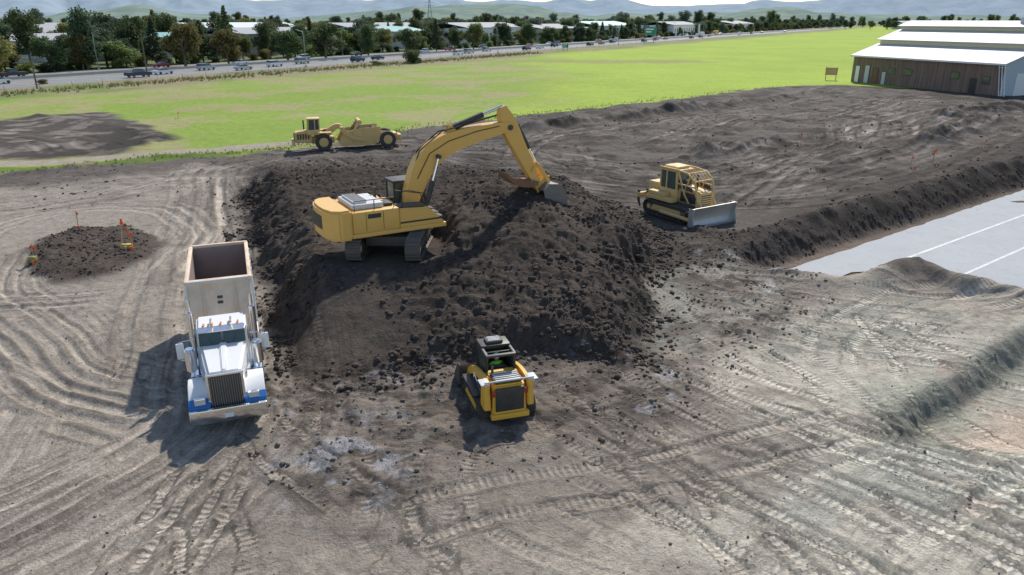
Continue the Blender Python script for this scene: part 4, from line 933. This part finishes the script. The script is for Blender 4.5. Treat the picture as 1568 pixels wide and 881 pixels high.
def carmesh(kind,colr):
    vs=[];fs=[];mi=[]
    def pr(prof,y0,y1,m_,tap=0.0):
        b0=len(vs);n=len(prof)
        for a,z in prof: vs.append((a,y0+tap*max(0,z-.9),z))
        for a,z in prof: vs.append((a,y1-tap*max(0,z-.9),z))
        for i in range(n): fs.append((b0+i,b0+(i+1)%n,b0+n+(i+1)%n,b0+n+i)); mi.append(m_)
        fs.append(tuple(range(b0,b0+n))); fs.append(tuple(range(b0+n,b0+2*n))); mi.extend([m_,m_])
    if kind=='sedan':
        pr([(-2.3,.3),(2.25,.3),(2.3,.6),(2.0,.8),(1.0,.93),(-1.7,.95),(-2.25,.9),(-2.35,.6)],-.9,.9,0)
        pr([(.95,.93),(.25,1.38),(-.95,1.42),(-1.75,.95)],-.85,.85,1,.35); pr([(.25,1.38),(.1,1.44),(-.85,1.46),(-.95,1.42)],-.68,.68,0)
    elif kind=='suv':
        pr([(-2.3,.35),(2.25,.35),(2.3,.8),(2.1,1.0),(1.1,1.08),(-2.3,1.1)],-.95,.95,0)
        pr([(1.1,1.08),(.5,1.62),(-2.05,1.66),(-2.28,1.1)],-.9,.9,1,.25); pr([(.5,1.62),(.3,1.7),(-2.0,1.72),(-2.05,1.66)],-.75,.75,0)
    elif kind=='pickup':
        pr([(-2.8,.45),(2.7,.45),(2.75,.9),(2.5,1.1),(1.4,1.15),(-2.8,1.12)],-.97,.97,0)
        pr([(1.3,1.15),(.7,1.75),(-.7,1.78),(-.85,1.12)],-.92,.92,1,.25); pr([(.7,1.75),(.6,1.83),(-.65,1.84),(-.7,1.78)],-.76,.76,0)
        pr([(-2.7,1.12),(-.95,1.12),(-.95,1.135),(-2.7,1.135)],-.8,.8,2)
    else:
        pr([(-5,.9),(2.2,.9),(2.2,3.6),(-5,3.6)],-1.25,1.25,0); pr([(2.4,.5),(4.2,.5),(4.2,1.5),(3.9,2.6),(2.4,2.7)],-1.15,1.15,0); pr([(4.0,1.6),(4.22,1.6),(3.95,2.5),(3.8,2.5)],-1.0,1.0,1); pr([(-5,.5),(3,.5),(3,.88),(-5,.88)],-.5,.5,2)
    wx_={'sedan':(-1.4,1.4),'suv':(-1.4,1.4),'pickup':(-1.75,1.75),'truck':(-3.8,3.3)}[kind]; wr=.33 if kind!='truck' else .5
    hw=.85 if kind!='truck' else 1.1
    for xx in wx_:
        for s_ in (-1,1):
            b0=len(vs)
            for yy in (s_*hw-.12,s_*hw+.14*s_+.0):
                for k in range(12): a=k*math.pi/6; vs.append((xx+wr*math.cos(a),yy,wr+wr*math.sin(a)))
            for k in range(12): fs.append((b0+k,b0+(k+1)%12,b0+12+(k+1)%12,b0+12+k)); mi.append(2)
            fs.append(tuple(range(b0,b0+12))); fs.append(tuple(range(b0+12,b0+24))); mi.extend([2,2])
    me=bpy.data.meshes.new(kind); me.from_pydata(vs,[],fs); me.update()
    bm=bmesh.new(); bm.from_mesh(me); bmesh.ops.recalc_face_normals(bm,faces=bm.faces); bm.to_mesh(me); bm.free()
    for mm in (colr,GLS,RUB): me.materials.append(mm)
    me.polygons.foreach_set('material_index',mi); return me
SIL=paint('car_silver',(.5,.51,.52),.3,.2,dust=.05); NAV=paint('car_navy',(.03,.045,.09),.25,dust=.05); GREYC=paint('car_grey',(.12,.13,.14),.3,dust=.05)
CM={}
def car(kind,colr,n_,s_,fwd=True):
    k=(kind,colr.name)
    if k not in CM: CM[k]=carmesh(kind,colr)
    nm={'sedan':'sedan_car','suv':'suv_car','pickup':'pickup_truck','truck':'box_truck'}[kind]
    o=bpy.data.objects.new(nm,CM[k]); scene.collection.objects.link(o); x,y=on(n_,s_); o.location=(x,y,.065); o.rotation_euler=(0,0,R(60 if fwd else 240))
cols=[WHT,SIL,BLK,NAV,GREYC,REDP,WHT,SIL]
s_near=[58,66,79,104,113,128,133,147,161,176,190,212,230,243,262,281,300,322,345,368,392,420,450,480,510,545,580,640,700,760,830]
kinds=['sedan','suv','sedan','pickup','suv','sedan']
rc=random.Random(5)
for i,s_ in enumerate(s_near): car(rc.choice(kinds),rc.choice(cols),(-155.2,-159.1,-163)[i%3],s_,True)
for i in range(26): car(rc.choice(kinds),rc.choice(cols),(-174.8,-178.8,-182.8)[i%3],70+i*27+rc.uniform(-8,8),False)
car('truck',YEL3,-175,640,False); car('truck',WHT,-163,560,True)

POLEM=paint('pole_wood',(.14,.11,.085),.9,dust=.2); POLG=paint('galvanised',(.35,.36,.36),.5,.3,dust=.1)
def utility_pole(x,y,h_=11):
    E=empty('utility_pole',(x,y,0)); cyl(E,'pole',(0,0,-.2),(0,0,h_),.17,POLEM,10,r2=.11)
    tube(E,'crossarm',[(-1.1,-.6,h_-.7),(1.1,.6,h_-.7)],.06,POLEM,6)
    for t in (-1,-.5,.5,1): cyl(E,'insulator',(t*1.05,t*.57,h_-.62),(t*1.05,t*.57,h_-.4),.05,GRY,8)
def street_lamp(n_,s_,h_=10.5,side=1):
    x,y=on(n_,s_); E=empty('street_lamp',(x,y,0),R(-30)); tube(E,'mast',[(0,0,0),(0,0,h_*.8),(side*.3,0,h_*.95),(side*2.4,0,h_)],.1,POLG,8); box(E,'luminaire',side*2.3-.4,side*2.3+.5,-.15,.15,h_-.1,h_+.08,POLG,.04); cyl(E,'base',(0,0,0),(0,0,.5),.25,CON,10)
utility_pole(-88,140,6); utility_pole(-83,173,9)
for s_ in (150,250,370,520): street_lamp(-150.5,s_,9.5,-1)
for s_ in (115,205,310,430): street_lamp(-187.5,s_,9.5,1)
GRN=paint('sign_green',(.01,.26,.15),.4,dust=.05)
def highway_sign(x,y,w,h_,z0,mat,nm):
    E=empty(nm,(x,y,0),R(-22))
    for s_ in (-1,1): cyl(E,'post',(s_*w*.35,.1,0),(s_*w*.35,.1,z0+h_*.8),.13,POLG,8)
    box(E,'border',-w/2-.08,w/2+.08,-.0,.06,z0-.08,z0+h_+.08,WHT,.02); box(E,'panel',-w/2,w/2,-.03,.0,z0,z0+h_,mat,.0)
    for i,(a,c_) in enumerate(((.1,.8),(.1,.6))): box(E,'legend_%d'%i,-w/2+w*a,-w/2+w*c_,-.05,-.032,z0+h_*(.62-.34*i),z0+h_*(.80-.34*i),WHT,0)
highway_sign(77,431,6.2,4.0,4.2,GRN,'highway_sign'); highway_sign(22,318,2.6,1.6,1.2,GRN,'highway_sign')
E=empty('notice_board',(67.6,161,0),R(-20))
for s_ in (-1,1): cyl(E,'post',(s_*1.0,.08,0),(s_*1.0,.08,2.6),.09,WOOD,8)
box(E,'board',-1.2,1.2,-.05,.05,1.0,2.5,paint('board_tan',(.55,.28,.13),.7),.02); box(E,'poster',-.9,.9,-.07,-.052,1.3,2.2,WOOD,.0)
fe=empty('wire_fence')
for i in range(60):
    x,y=on(-143,40+i*6); cyl(fe,'post',(x,y,0),(x,y,1.2),.045,WOOD,6)
for z in (.5,.85,1.15): tube(fe,'wire',[(*on(-143,40),z),(*on(-143,394),z)],.008,POLG,4)

# ------------------------------------------------------------------ BARN
def barn():
    ang=math.atan2(125.3-156.9,81.1-70.2)
    E=empty('barn',(70.2,156.9,0),ang)
    Lb=33.4
    BW,nt,b=newmat('barn_siding'); tc=nt.nodes.new('ShaderNodeTexCoord').outputs['Object']
    mp=nt.nodes.new('ShaderNodeMapping'); mp.inputs['Scale'].default_value=(3.5,3.5,.15); nt.links.new(tc,mp.inputs[0])
    n=noise(nt,mp.outputs[0],1.,5,.7); c=mixc(nt,ramp(nt,n,[(.3,0.),(.7,1.)]).outputs[0],(.15,.095,.075),(.34,.24,.19)); nt.links.new(c,b.inputs['Base Color']); b.inputs['Roughness'].default_value=.9
    CRM=paint('cream_wall',(.74,.66,.46),.7,dust=.1); GB=paint('grey_blue_wall',(.50,.55,.60),.7,dust=.1)
    RF,nt,b=newmat('metal_roof'); tc=nt.nodes.new('ShaderNodeTexCoord').outputs['Object']
    w_=nt.nodes.new('ShaderNodeTexWave'); w_.inputs['Scale'].default_value=.9; nt.links.new(tc,w_.inputs['Vector'])
    n=noise(nt,tc,.4,5); c=mixc(nt,n,(.52,.50,.48),(.66,.64,.62)); c=mixc(nt,ramp(nt,w_.outputs['Fac'],[(.0,1.),(.15,0.)]).outputs[0],c,(.38,.37,.37)); nt.links.new(c,b.inputs['Base Color']); b.inputs['Roughness'].default_value=.6
    prof=[(0,0),(0,5.3),(6,7.3),(6,8.3),(11,10),(11,10.9),(13.5,11.7),(16,10.9),(16,10),(21,8.3),(21,7.3),(27,5.3),(27,0)]
    n=len(prof)
    for nm,xx in (('end_wall_far',0.),('end_wall_near',Lb)):
        mesh_obj(nm,[(xx,a,z) for a,z in prof],[tuple(range(n))],GB,E)
    box(E,'siding',0,Lb,-.12,.0,0,5.25,BW,0)
    for i in range(int(Lb/.4)): box(E,'batten',i*.4+.05,i*.4+.10,-.145,-.122,0,5.2,BW,0)
    box(E,'back_wall',0,Lb,26.88,27,0,5.3,GB,0)
    for y0,z0,z1 in ((6,7.3,8.3),(11,10,10.9)):
        box(E,'clerestory',0.02,Lb-.02,y0-.05,y0+.05,z0-.2,z1,CRM,0); box(E,'clerestory_back',0.02,Lb-.02,27-y0-.05,27-y0+.05,z0-.2,z1,CRM,0)
    def roof(nm,y0,z0,y1,z1):
        ov=.5; dy=(y1-y0); dzz=(z1-z0); e_=-.6/abs(dy)
        ya,za=y0+dy*e_,z0+dzz*e_
        hexa(E,nm,[(-ov,ya,za),(Lb+ov,ya,za),(Lb+ov,y1,z1),(-ov,y1,z1),(-ov,ya,za+.14),(Lb+ov,ya,za+.14),(Lb+ov,y1,z1+.14),(-ov,y1,z1+.14)],RF,0)
    roof('lean_to_roof',0,5.3,6,7.3); roof('middle_roof',6,8.3,11,10); roof('top_roof',11,10.9,13.5,11.7)
    roof('top_roof_back',16,10.9,13.5,11.7); roof('middle_roof_back',21,8.3,16,10); roof('lean_to_roof_back',27,5.3,21,7.3)
    box(E,'fascia',-.5,Lb+.5,-.72,-.62,4.95,5.22,WHT,0)
    def op(nm,x0,x1,z0,z1,m_):
        box(E,nm+'_frame',x0-.1,x1+.1,-.18,-.146,z0-.1,z1+.1,DRK,0); box(E,nm,x0,x1,-.2,-.182,z0,z1,m_,0)
    op('window',9.5,11.0,2.2,3.2,GLS); op('window',13,15,2.2,3.2,GLS); op('window',23.5,25.2,2.3,3.3,GLS); op('door',27.6,28.8,.05,2.5,BLK); op('window',30,31.2,1.8,3.0,GLS)
    op('white_door',1.0,2.0,.05,3.2,WHT); op('panel',3.5,4.6,.05,3.4,GRY); op('panel',5.6,6.9,.05,3.0,RUST)
    op('door',8.,8.9,.05,2.4,GRY)
    for k in range(3): tube(E,'scaffold_brace',[(Lb+.2+k*.5,-.4,0),(Lb-.8+k*.5,-.4,5)],.07,WHT,6)
    tube(E,'scaffold_rail',[(Lb-.9,-.4,4.6),(Lb+1.2,-.4,4.6)],.06,WHT,6)
    box(E,'end_door',Lb+.01,Lb+.05,3,6.2,0,3.6,WHT,0)
    for yy in (12.4,14.0): cyl(E,'roof_vent',(Lb*.75,yy,11.2),(Lb*.75,yy,12.4),.35,GRY,14)
barn()

# ------------------------------------------------------------------ TREES
def leafmat(name,c1,c2,c3):
    m,nt,b=newmat(name); tc=nt.nodes.new('ShaderNodeTexCoord').outputs['Object']
    oi=nt.nodes.new('ShaderNodeObjectInfo').outputs['Random']
    n=noise(nt,tc,.7,3); n2=noise(nt,tc,5,2)
    c=mixc(nt,ramp(nt,n,[(.35,0.),(.65,1.)]).outputs[0],c1,c2); c=mixc(nt,math_(nt,'MULTIPLY',n2,.6),c,c3)
    hs=nt.nodes.new('ShaderNodeHueSaturation'); nt.links.new(c,hs.inputs['Color'])
    nt.links.new(math_(nt,'MULTIPLY_ADD',oi,.7,.75),hs.inputs['Value']); nt.links.new(math_(nt,'MULTIPLY_ADD',oi,.04,.485),hs.inputs['Hue'])
    nt.links.new(hs.outputs[0],b.inputs['Base Color']); b.inputs['Roughness'].default_value=.7; b.inputs['Specular IOR Level'].default_value=.2
    tl_=nt.nodes.new('ShaderNodeBsdfTranslucent'); nt.links.new(hs.outputs[0],tl_.inputs['Color'])
    mx=nt.nodes.new('ShaderNodeMixShader'); mx.inputs[0].default_value=.42; nt.links.new(b.outputs[0],mx.inputs[1]); nt.links.new(tl_.outputs[0],mx.inputs[2])
    nt.links.new(mx.outputs[0],nt.nodes['Material Output'].inputs['Surface'])
    return m
LF1=leafmat('leaves_green',(.085,.12,.05),(.14,.175,.07),(.06,.085,.042))
LF2=leafmat('leaves_olive',(.17,.16,.06),(.26,.225,.075),(.11,.115,.05))
LF3=leafmat('needles',(.065,.095,.052),(.10,.135,.07),(.05,.07,.04))
LF4=leafmat('leaves_bright',(.16,.20,.06),(.23,.27,.08),(.10,.13,.055))
LF5=leafmat('leaves_haze_tinted',(.13,.17,.12),(.18,.22,.15),(.10,.13,.10))  # paler leaves mainly for far trees, distance haze mixed into the colour
BARK=paint('bark',(.14,.11,.085),.9,dust=.3)
def treemesh(name,kind,h_,rad,leaf,nleaf,seed):
    g=np.random.default_rng(seed); vs=[];fs=[];mi=[]
    def limb(p,q,r0,r1):
        p=Vector(p);q=Vector(q);d=(q-p).to_track_quat('Z','Y'); b0=len(vs)
        for P_,r_ in ((p,r0),(q,r1)):
            for k in range(6): a=k*math.pi/3; vs.append(tuple(P_+d@Vector((r_*math.cos(a),r_*math.sin(a),0))))
        for k in range(6): fs.append((b0+k,b0+(k+1)%6,b0+6+(k+1)%6,b0+6+k)); mi.append(0)
    cl=[]
    if kind=='broad':
        mid=(g.uniform(-.3,.3),g.uniform(-.3,.3),h_*.35); limb((0,0,-.3),mid,.035*h_,.024*h_)
        nb=int(g.integers(12,17))
        for i in range(nb):
            a=i*2.4+g.uniform(-.4,.4); rr_=rad*g.uniform(.25,.8); z=h_*g.uniform(.24,.86); rr_*=1-.5*max(0,(z/h_-.6))
            e=(rr_*math.cos(a),rr_*math.sin(a),z); limb(mid,e,.014*h_,.005*h_); cl.append((e,rad*g.uniform(.28,.46),g.uniform(.6,.9)))
        cl.append(((0,0,h_*.82),rad*.4,.8))
    elif kind=='euc':
        top=(g.uniform(-1,1),g.uniform(-1,1),h_*.82); limb((0,0,-.3),top,.026*h_,.008*h_)
        for i in range(15):
            a=i*2.4+g.uniform(-.5,.5); z=h_*(.24+.048*i); rr_=rad*g.uniform(.15,.62)*(1-.25*(z/h_)); e=(rr_*math.cos(a),rr_*math.sin(a),z)
            limb((top[0]*.6,top[1]*.6,z-h_*.1),e,.01*h_,.004*h_); cl.append((e,rad*g.uniform(.34,.52),g.uniform(.6,.9)))
    elif kind=='cone':
        limb((0,0,-.3),(0,0,h_*.97),.022*h_,.004*h_)
        for i in range(46):
            t=(i+.5)/46; z=h_*(.12+.86*t); a=i*2.4; rr_=rad*(1-t)**.8*g.uniform(.55,1.)
            e=(rr_*math.cos(a)*.75,rr_*math.sin(a)*.75,z-.2); limb((0,0,z),e,.006*h_,.003*h_); cl.append((e,max(.35,rad*.33*(1-t*.6)),.45))
    elif kind=='bush':
        for i in range(11):
            a=g.uniform(0,6.28); rr_=rad*g.uniform(0,.6); e=(rr_*math.cos(a),rr_*math.sin(a),h_*g.uniform(.15,.7)); limb((0,0,0),e,.04,.02); cl.append((e,rad*g.uniform(.35,.5),h_/rad*.6))
    w=np.array([c_[1]**2 for c_ in cl]); w/=w.sum(); idx=g.choice(len(cl),nleaf,p=w)
    d=g.normal(size=(nleaf,3)); d/=np.linalg.norm(d,axis=1)[:,None]; r_=g.random(nleaf)**.45*g.uniform(.8,1.15,nleaf)
    cen=np.array([cl[i][0] for i in idx]); R_=np.array([cl[i][1] for i in idx]); fl=np.array([cl[i][2] for i in idx])
    P_=cen+d*(r_*R_)[:,None]*np.stack([np.ones(nleaf),np.ones(nleaf),fl],1)
    a=g.normal(size=(nleaf,3)); a/=np.linalg.norm(a,axis=1)[:,None]; b_=np.cross(a,d+g.normal(size=(nleaf,3))*.5); b_/=np.linalg.norm(b_,axis=1)[:,None]
    sz=leaf*g.uniform(.6,1.3,nleaf)[:,None]
    b0=len(vs)
    q=np.stack([P_-a*sz*.5,P_+b_*sz*.4,P_+a*sz*.5,P_-b_*sz*.4],1).reshape(-1,3)
    vs+= [tuple(v) for v in q]; fs+=[(b0+4*i,b0+4*i+1,b0+4*i+2,b0+4*i+3) for i in range(nleaf)]; mi+=[1]*nleaf
    me=bpy.data.meshes.new(name); me.from_pydata(vs,[],fs); me.update(); me.materials.append(BARK); me.materials.append(LF1); me.polygons.foreach_set('material_index',mi); return me
TM=[]
for i in range(4): TM.append(('broad',treemesh('broad%d'%i,'broad',10,5,.55,3800,i+1)))
for i in range(3): TM.append(('euc',treemesh('euc%d'%i,'euc',15,5.5,.6,4200,i+20)))
for i in range(2): TM.append(('cone',treemesh('cone%d'%i,'cone',13,3.8,.5,3600,i+40)))
BU=treemesh('bush0','bush',3.5,3.2,.35,2600,60)
def put(name,me,x,y,sc,lf,parent=None,sz=None):
    o=bpy.data.objects.new(name,me); scene.collection.objects.link(o); o.location=(x,y,0); o.rotation_euler=(0,0,random.uniform(0,6.28))
    s2=random.uniform(.9,1.2); o.scale=(sc*s2,sc*s2,sz or sc*random.uniform(.85,1.1))
    if lf is not None:
        o.material_slots[1].link='OBJECT'; o.material_slots[1].material=lf
    if parent: o.parent=parent
    return o
def N_(nm): return {'broad':'oak_tree','euc':'eucalyptus_tree','cone':'conifer_tree'}[nm]
lst=[(0,-118,172,1.25,LF2),(1,-88.5,207,1.15,LF2),(2,-80,216,1.05,LF2),(3,-104,203,.8,LF4),(4,-109,196,1.05,LF3),(7,-99,213,.95,LF3),(1,-69,236,1.0,LF1),(2,-60,247,1.1,LF1),(3,-125,186,.9,LF2),(5,-49,262,.8,LF1),(0,-38,282,1.0,LF1),(7,-30,305,.9,LF3),(1,-16,320,1.05,LF4)]
for i,x,y,sc,lf in lst: put(N_(TM[i][0]),TM[i][1],x,y,sc,lf)
put('round_bush',BU,-29.2,225,1.35,LF1); put('low_bush',BU,-38,215,.7,LF4,sz=.35); put('low_bush',BU,-93,150,.5,LF2,sz=.3)
TR=empty('distant_tree_row'); rt=random.Random(9)
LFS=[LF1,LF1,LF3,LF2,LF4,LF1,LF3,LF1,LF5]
def rowtree(n_,s_,smin,smax):
    i=rt.choice([0,1,2,3,0,1,2,3,0,1,2,4,5,6,7]); x,y=on(n_,s_)
    put('tree',TM[i][1],x,y,rt.uniform(smin,smax)*(.75 if i in(4,5,6) else 1),rt.choice(LFS),TR)
s_=60
while s_<1400:
    rowtree(-192-rt.uniform(0,9),s_,.6,1.05); s_+=rt.uniform(2.5,7)*(1+s_/900)
s_=30
while s_<1500:
    x,y=on(-190-rt.uniform(0,6),s_); put('shrub',BU,x,y,rt.uniform(.6,1.2),rt.choice([LF1,LF4,LF2,LF3]),TR); s_+=rt.uniform(2.5,7)*(1+s_/900)
s_=40
while s_<1700:
    rowtree(-208-rt.uniform(0,40),s_,.8,1.3); s_+=rt.uniform(3,6.5)*(1+s_/900)
s_=20
while s_<2200:
    rowtree(-270-rt.uniform(0,130),s_,.9,1.45); s_+=rt.uniform(2.,5)*(1+s_/800)
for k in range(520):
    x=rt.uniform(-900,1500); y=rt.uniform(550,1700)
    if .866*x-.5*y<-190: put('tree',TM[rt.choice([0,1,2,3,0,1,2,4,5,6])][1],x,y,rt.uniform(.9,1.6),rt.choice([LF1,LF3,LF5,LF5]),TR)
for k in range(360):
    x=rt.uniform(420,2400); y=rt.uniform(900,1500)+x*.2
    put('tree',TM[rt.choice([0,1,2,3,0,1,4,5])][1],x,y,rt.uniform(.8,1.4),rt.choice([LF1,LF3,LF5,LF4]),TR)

# ------------------------------------------------------------------ distant buildings
def warehouse(x,y,w,d,h_,rz,wall,roofc,nm='warehouse'):
    E=empty(nm,(x,y,0),R(rz)); box(E,'walls',-w/2,w/2,-d/2,d/2,0,h_,wall,.0)
    rp=[(-d/2-.5,h_),(0,h_+d*.08),(d/2+.5,h_),(d/2+.5,h_+.25),(0,h_+d*.08+.3),(-d/2-.5,h_+.25)]
    prism(E,'roof',rp,-w/2-.5,w/2+.5,roofc,0,axis='x')
    k=int(w/6)
    for i in range(k):
        xx=-w/2+3+i*6; box(E,'window',xx,xx+2.4,-d/2-.04,-d/2-.005,h_*.4,h_*.7,GLS,0)
    box(E,'roller_door',-2,2,-d/2-.05,-d/2-.006,0,h_*.6,GRY,0)
TAN=paint('tan_wall',(.62,.54,.43),.8,dust=.1); TEAL=paint('teal_roof',(.2,.42,.40),.6,dust=.1); GR2=paint('grey_roof',(.36,.37,.38),.8,dust=.1)
for a in ((-150,232,50,22,6,60,WHT,GR2),(-128,262,36,20,6,55,TAN,TEAL),(-95,300,46,25,7,60,WHT,GR2),(-60,345,40,25,7,60,TAN,TEAL),(-72,395,60,30,8,60,WHT,GR2),(-20,420,60,30,8,60,WHT,GR2),(20,470,60,30,7,58,TAN,GR2),(60,560,70,35,8,60,WHT,TEAL),(130,640,70,30,8,60,WHT,GR2),(-190,300,60,30,7,50,WHT,GR2),(-240,360,60,30,8,60,TAN,GR2),(230,830,90,35,8,60,WHT,GR2),(-150,420,70,30,8,60,GRY,WHT),(560,1050,80,30,8,0,WHT,GR2)): warehouse(*a)
E=empty('transmission_tower',(-100,950,0))
for a in range(4):
    sx_,sy_=((1,1),(1,-1),(-1,-1),(-1,1))[a]; tube(E,'leg_%d'%a,[(sx_*4,sy_*4,0),(sx_*1,sy_*1,30),(sx_*.5,sy_*.5,40)],.25,POLG,5)
for z,w_ in ((28,7),(32,6),(37,5)): tube(E,'arm',[(-w_,0,z),(w_,0,z)],.25,POLG,5)
for k in range(6):
    z0=k*6;z1=z0+6;r0=4-z0*.1;r1=4-z1*.1; tube(E,'brace',[(-r0,-r0,z0),(r1,-r1,z1)],.15,POLG,4); tube(E,'brace',[(r0,-r0,z0),(-r1,-r1,z1)],.15,POLG,4)

# ------------------------------------------------------------------ hills
def hills(name,dist,hmin,hmax,seed,c1,c2,a0=-70,a1=70):
    n=260; vs=[];fs=[]
    A_=np.linspace(R(a0),R(a1),n)
    hgt=hmin+(hmax-hmin)*(fbm(A_*9+seed,A_*0+seed*1.7,1.,seed,5,.5)**1.6)*1.7
    rows=14
    for j in range(rows):
        t=j/(rows-1)
        for i in range(n):
            d_=dist*(1+.35*t); prof=math.sin(t*math.pi/2)**1.3
            jit=(fbm(np.array([A_[i]*60+seed]),np.array([t*6.+seed]),1.,seed+5,4)[0]-.5)*hgt[i]*.5*math.sin(t*math.pi)
            vs.append((d_*math.sin(A_[i]),d_*math.cos(A_[i]),-3+hgt[i]*prof+jit))
    for j in range(rows-1):
        for i in range(n-1): a=j*n+i; fs.append((a,a+1,a+n+1,a+n))
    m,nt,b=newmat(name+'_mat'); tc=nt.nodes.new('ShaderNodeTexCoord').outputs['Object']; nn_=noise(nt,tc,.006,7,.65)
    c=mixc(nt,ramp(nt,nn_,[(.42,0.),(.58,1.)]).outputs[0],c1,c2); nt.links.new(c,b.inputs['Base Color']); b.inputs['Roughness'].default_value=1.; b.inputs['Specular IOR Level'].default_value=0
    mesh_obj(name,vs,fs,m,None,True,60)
hills('near_hills',3800,15,105,3,(.19,.25,.22),(.26,.32,.26))  # both ridges: distance haze is painted into the bluish base colours
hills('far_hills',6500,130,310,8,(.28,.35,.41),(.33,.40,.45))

# ------------------------------------------------------------------ weeds at field edges
def tufts(name,pts,sc,mat):
    vs=[];fs=[]
    for (x,y) in pts:
        z=gz(x,y) if y<130 else 0.
        for k in range(7):
            a=random.uniform(0,6.28);l=sc*random.uniform(.5,1.3);w_=.05*sc*2; ox,oy=random.uniform(-.15,.15)*sc*2,random.uniform(-.15,.15)*sc*2
            b0=len(vs); ca,sa=math.cos(a),math.sin(a)
            vs+= [(x+ox-sa*w_,y+oy+ca*w_,z-.03),(x+ox+sa*w_,y+oy-ca*w_,z-.03),(x+ox+ca*l*.4,y+oy+sa*l*.4,z+l)]; fs.append((b0,b0+1,b0+2))
    mesh_obj(name,vs,fs,mat)
GW=soilmat('weed_green',(.15,.24,.045),(.24,.31,.07)); DW=soilmat('dry_weed',(.32,.26,.14),(.40,.34,.19))
pts=[]
ed=[(-75,42),(-42,58.5),(-33,66.8),(-23.1,71.6),(-17,80),(-12.4,85.5),(1.4,98.9),(22.2,118),(52.3,145.7)]
for i in range(len(ed)-1):
    for k in range(110):
        t=random.random(); x=ed[i][0]*(1-t)+ed[i+1][0]*t; y=ed[i][1]*(1-t)+ed[i+1][1]*t; pts.append((x+random.gauss(-.5,.9),y+random.gauss(.6,.9)))
tufts('edge_weeds',pts,.2,GW)
pts=[(on(-139+random.gauss(0,2.5),random.uniform(20,260))) for _ in range(1600)]; tufts('dry_weeds',pts,.6,DW)

# ------------------------------------------------------------------ light, sky, camera
w=bpy.data.worlds.new('World'); scene.world=w; w.use_nodes=True; nt=w.node_tree
sky=nt.nodes.new('ShaderNodeTexSky'); sky.sky_type='NISHITA'; sky.sun_disc=False
EL=43; AZ=math.atan2(.3,1.)
sky.sun_elevation=R(EL); sky.sun_rotation=AZ; sky.air_density=1.; sky.dust_density=.5; sky.ozone_density=1.; sky.altitude=0
nt.links.new(sky.outputs[0],nt.nodes['Background'].inputs[0]); nt.nodes['Background'].inputs[1].default_value=.15
sl_=bpy.data.lights.new('sun','SUN'); sl_.energy=4.7; sl_.angle=R(1.5); sl_.color=(1,.945,.86)
so=bpy.data.objects.new('sun',sl_); scene.collection.objects.link(so)
d=Vector((-math.sin(AZ)*math.cos(R(EL)),-math.cos(AZ)*math.cos(R(EL)),-math.sin(R(EL)))); so.rotation_euler=d.to_track_quat('-Z','Y').to_euler()
cd=bpy.data.cameras.new('camera'); co=bpy.data.objects.new('camera',cd); scene.collection.objects.link(co); scene.camera=co
co.location=(0,0,12); co.rotation_euler=(R(90)-math.atan(410/1120),0,0); cd.sensor_width=36; cd.lens=1120/1568*36; cd.clip_start=.5; cd.clip_end=20000
scene.view_settings.view_transform='Standard'; scene.view_settings.look='None'; scene.view_settings.exposure=0
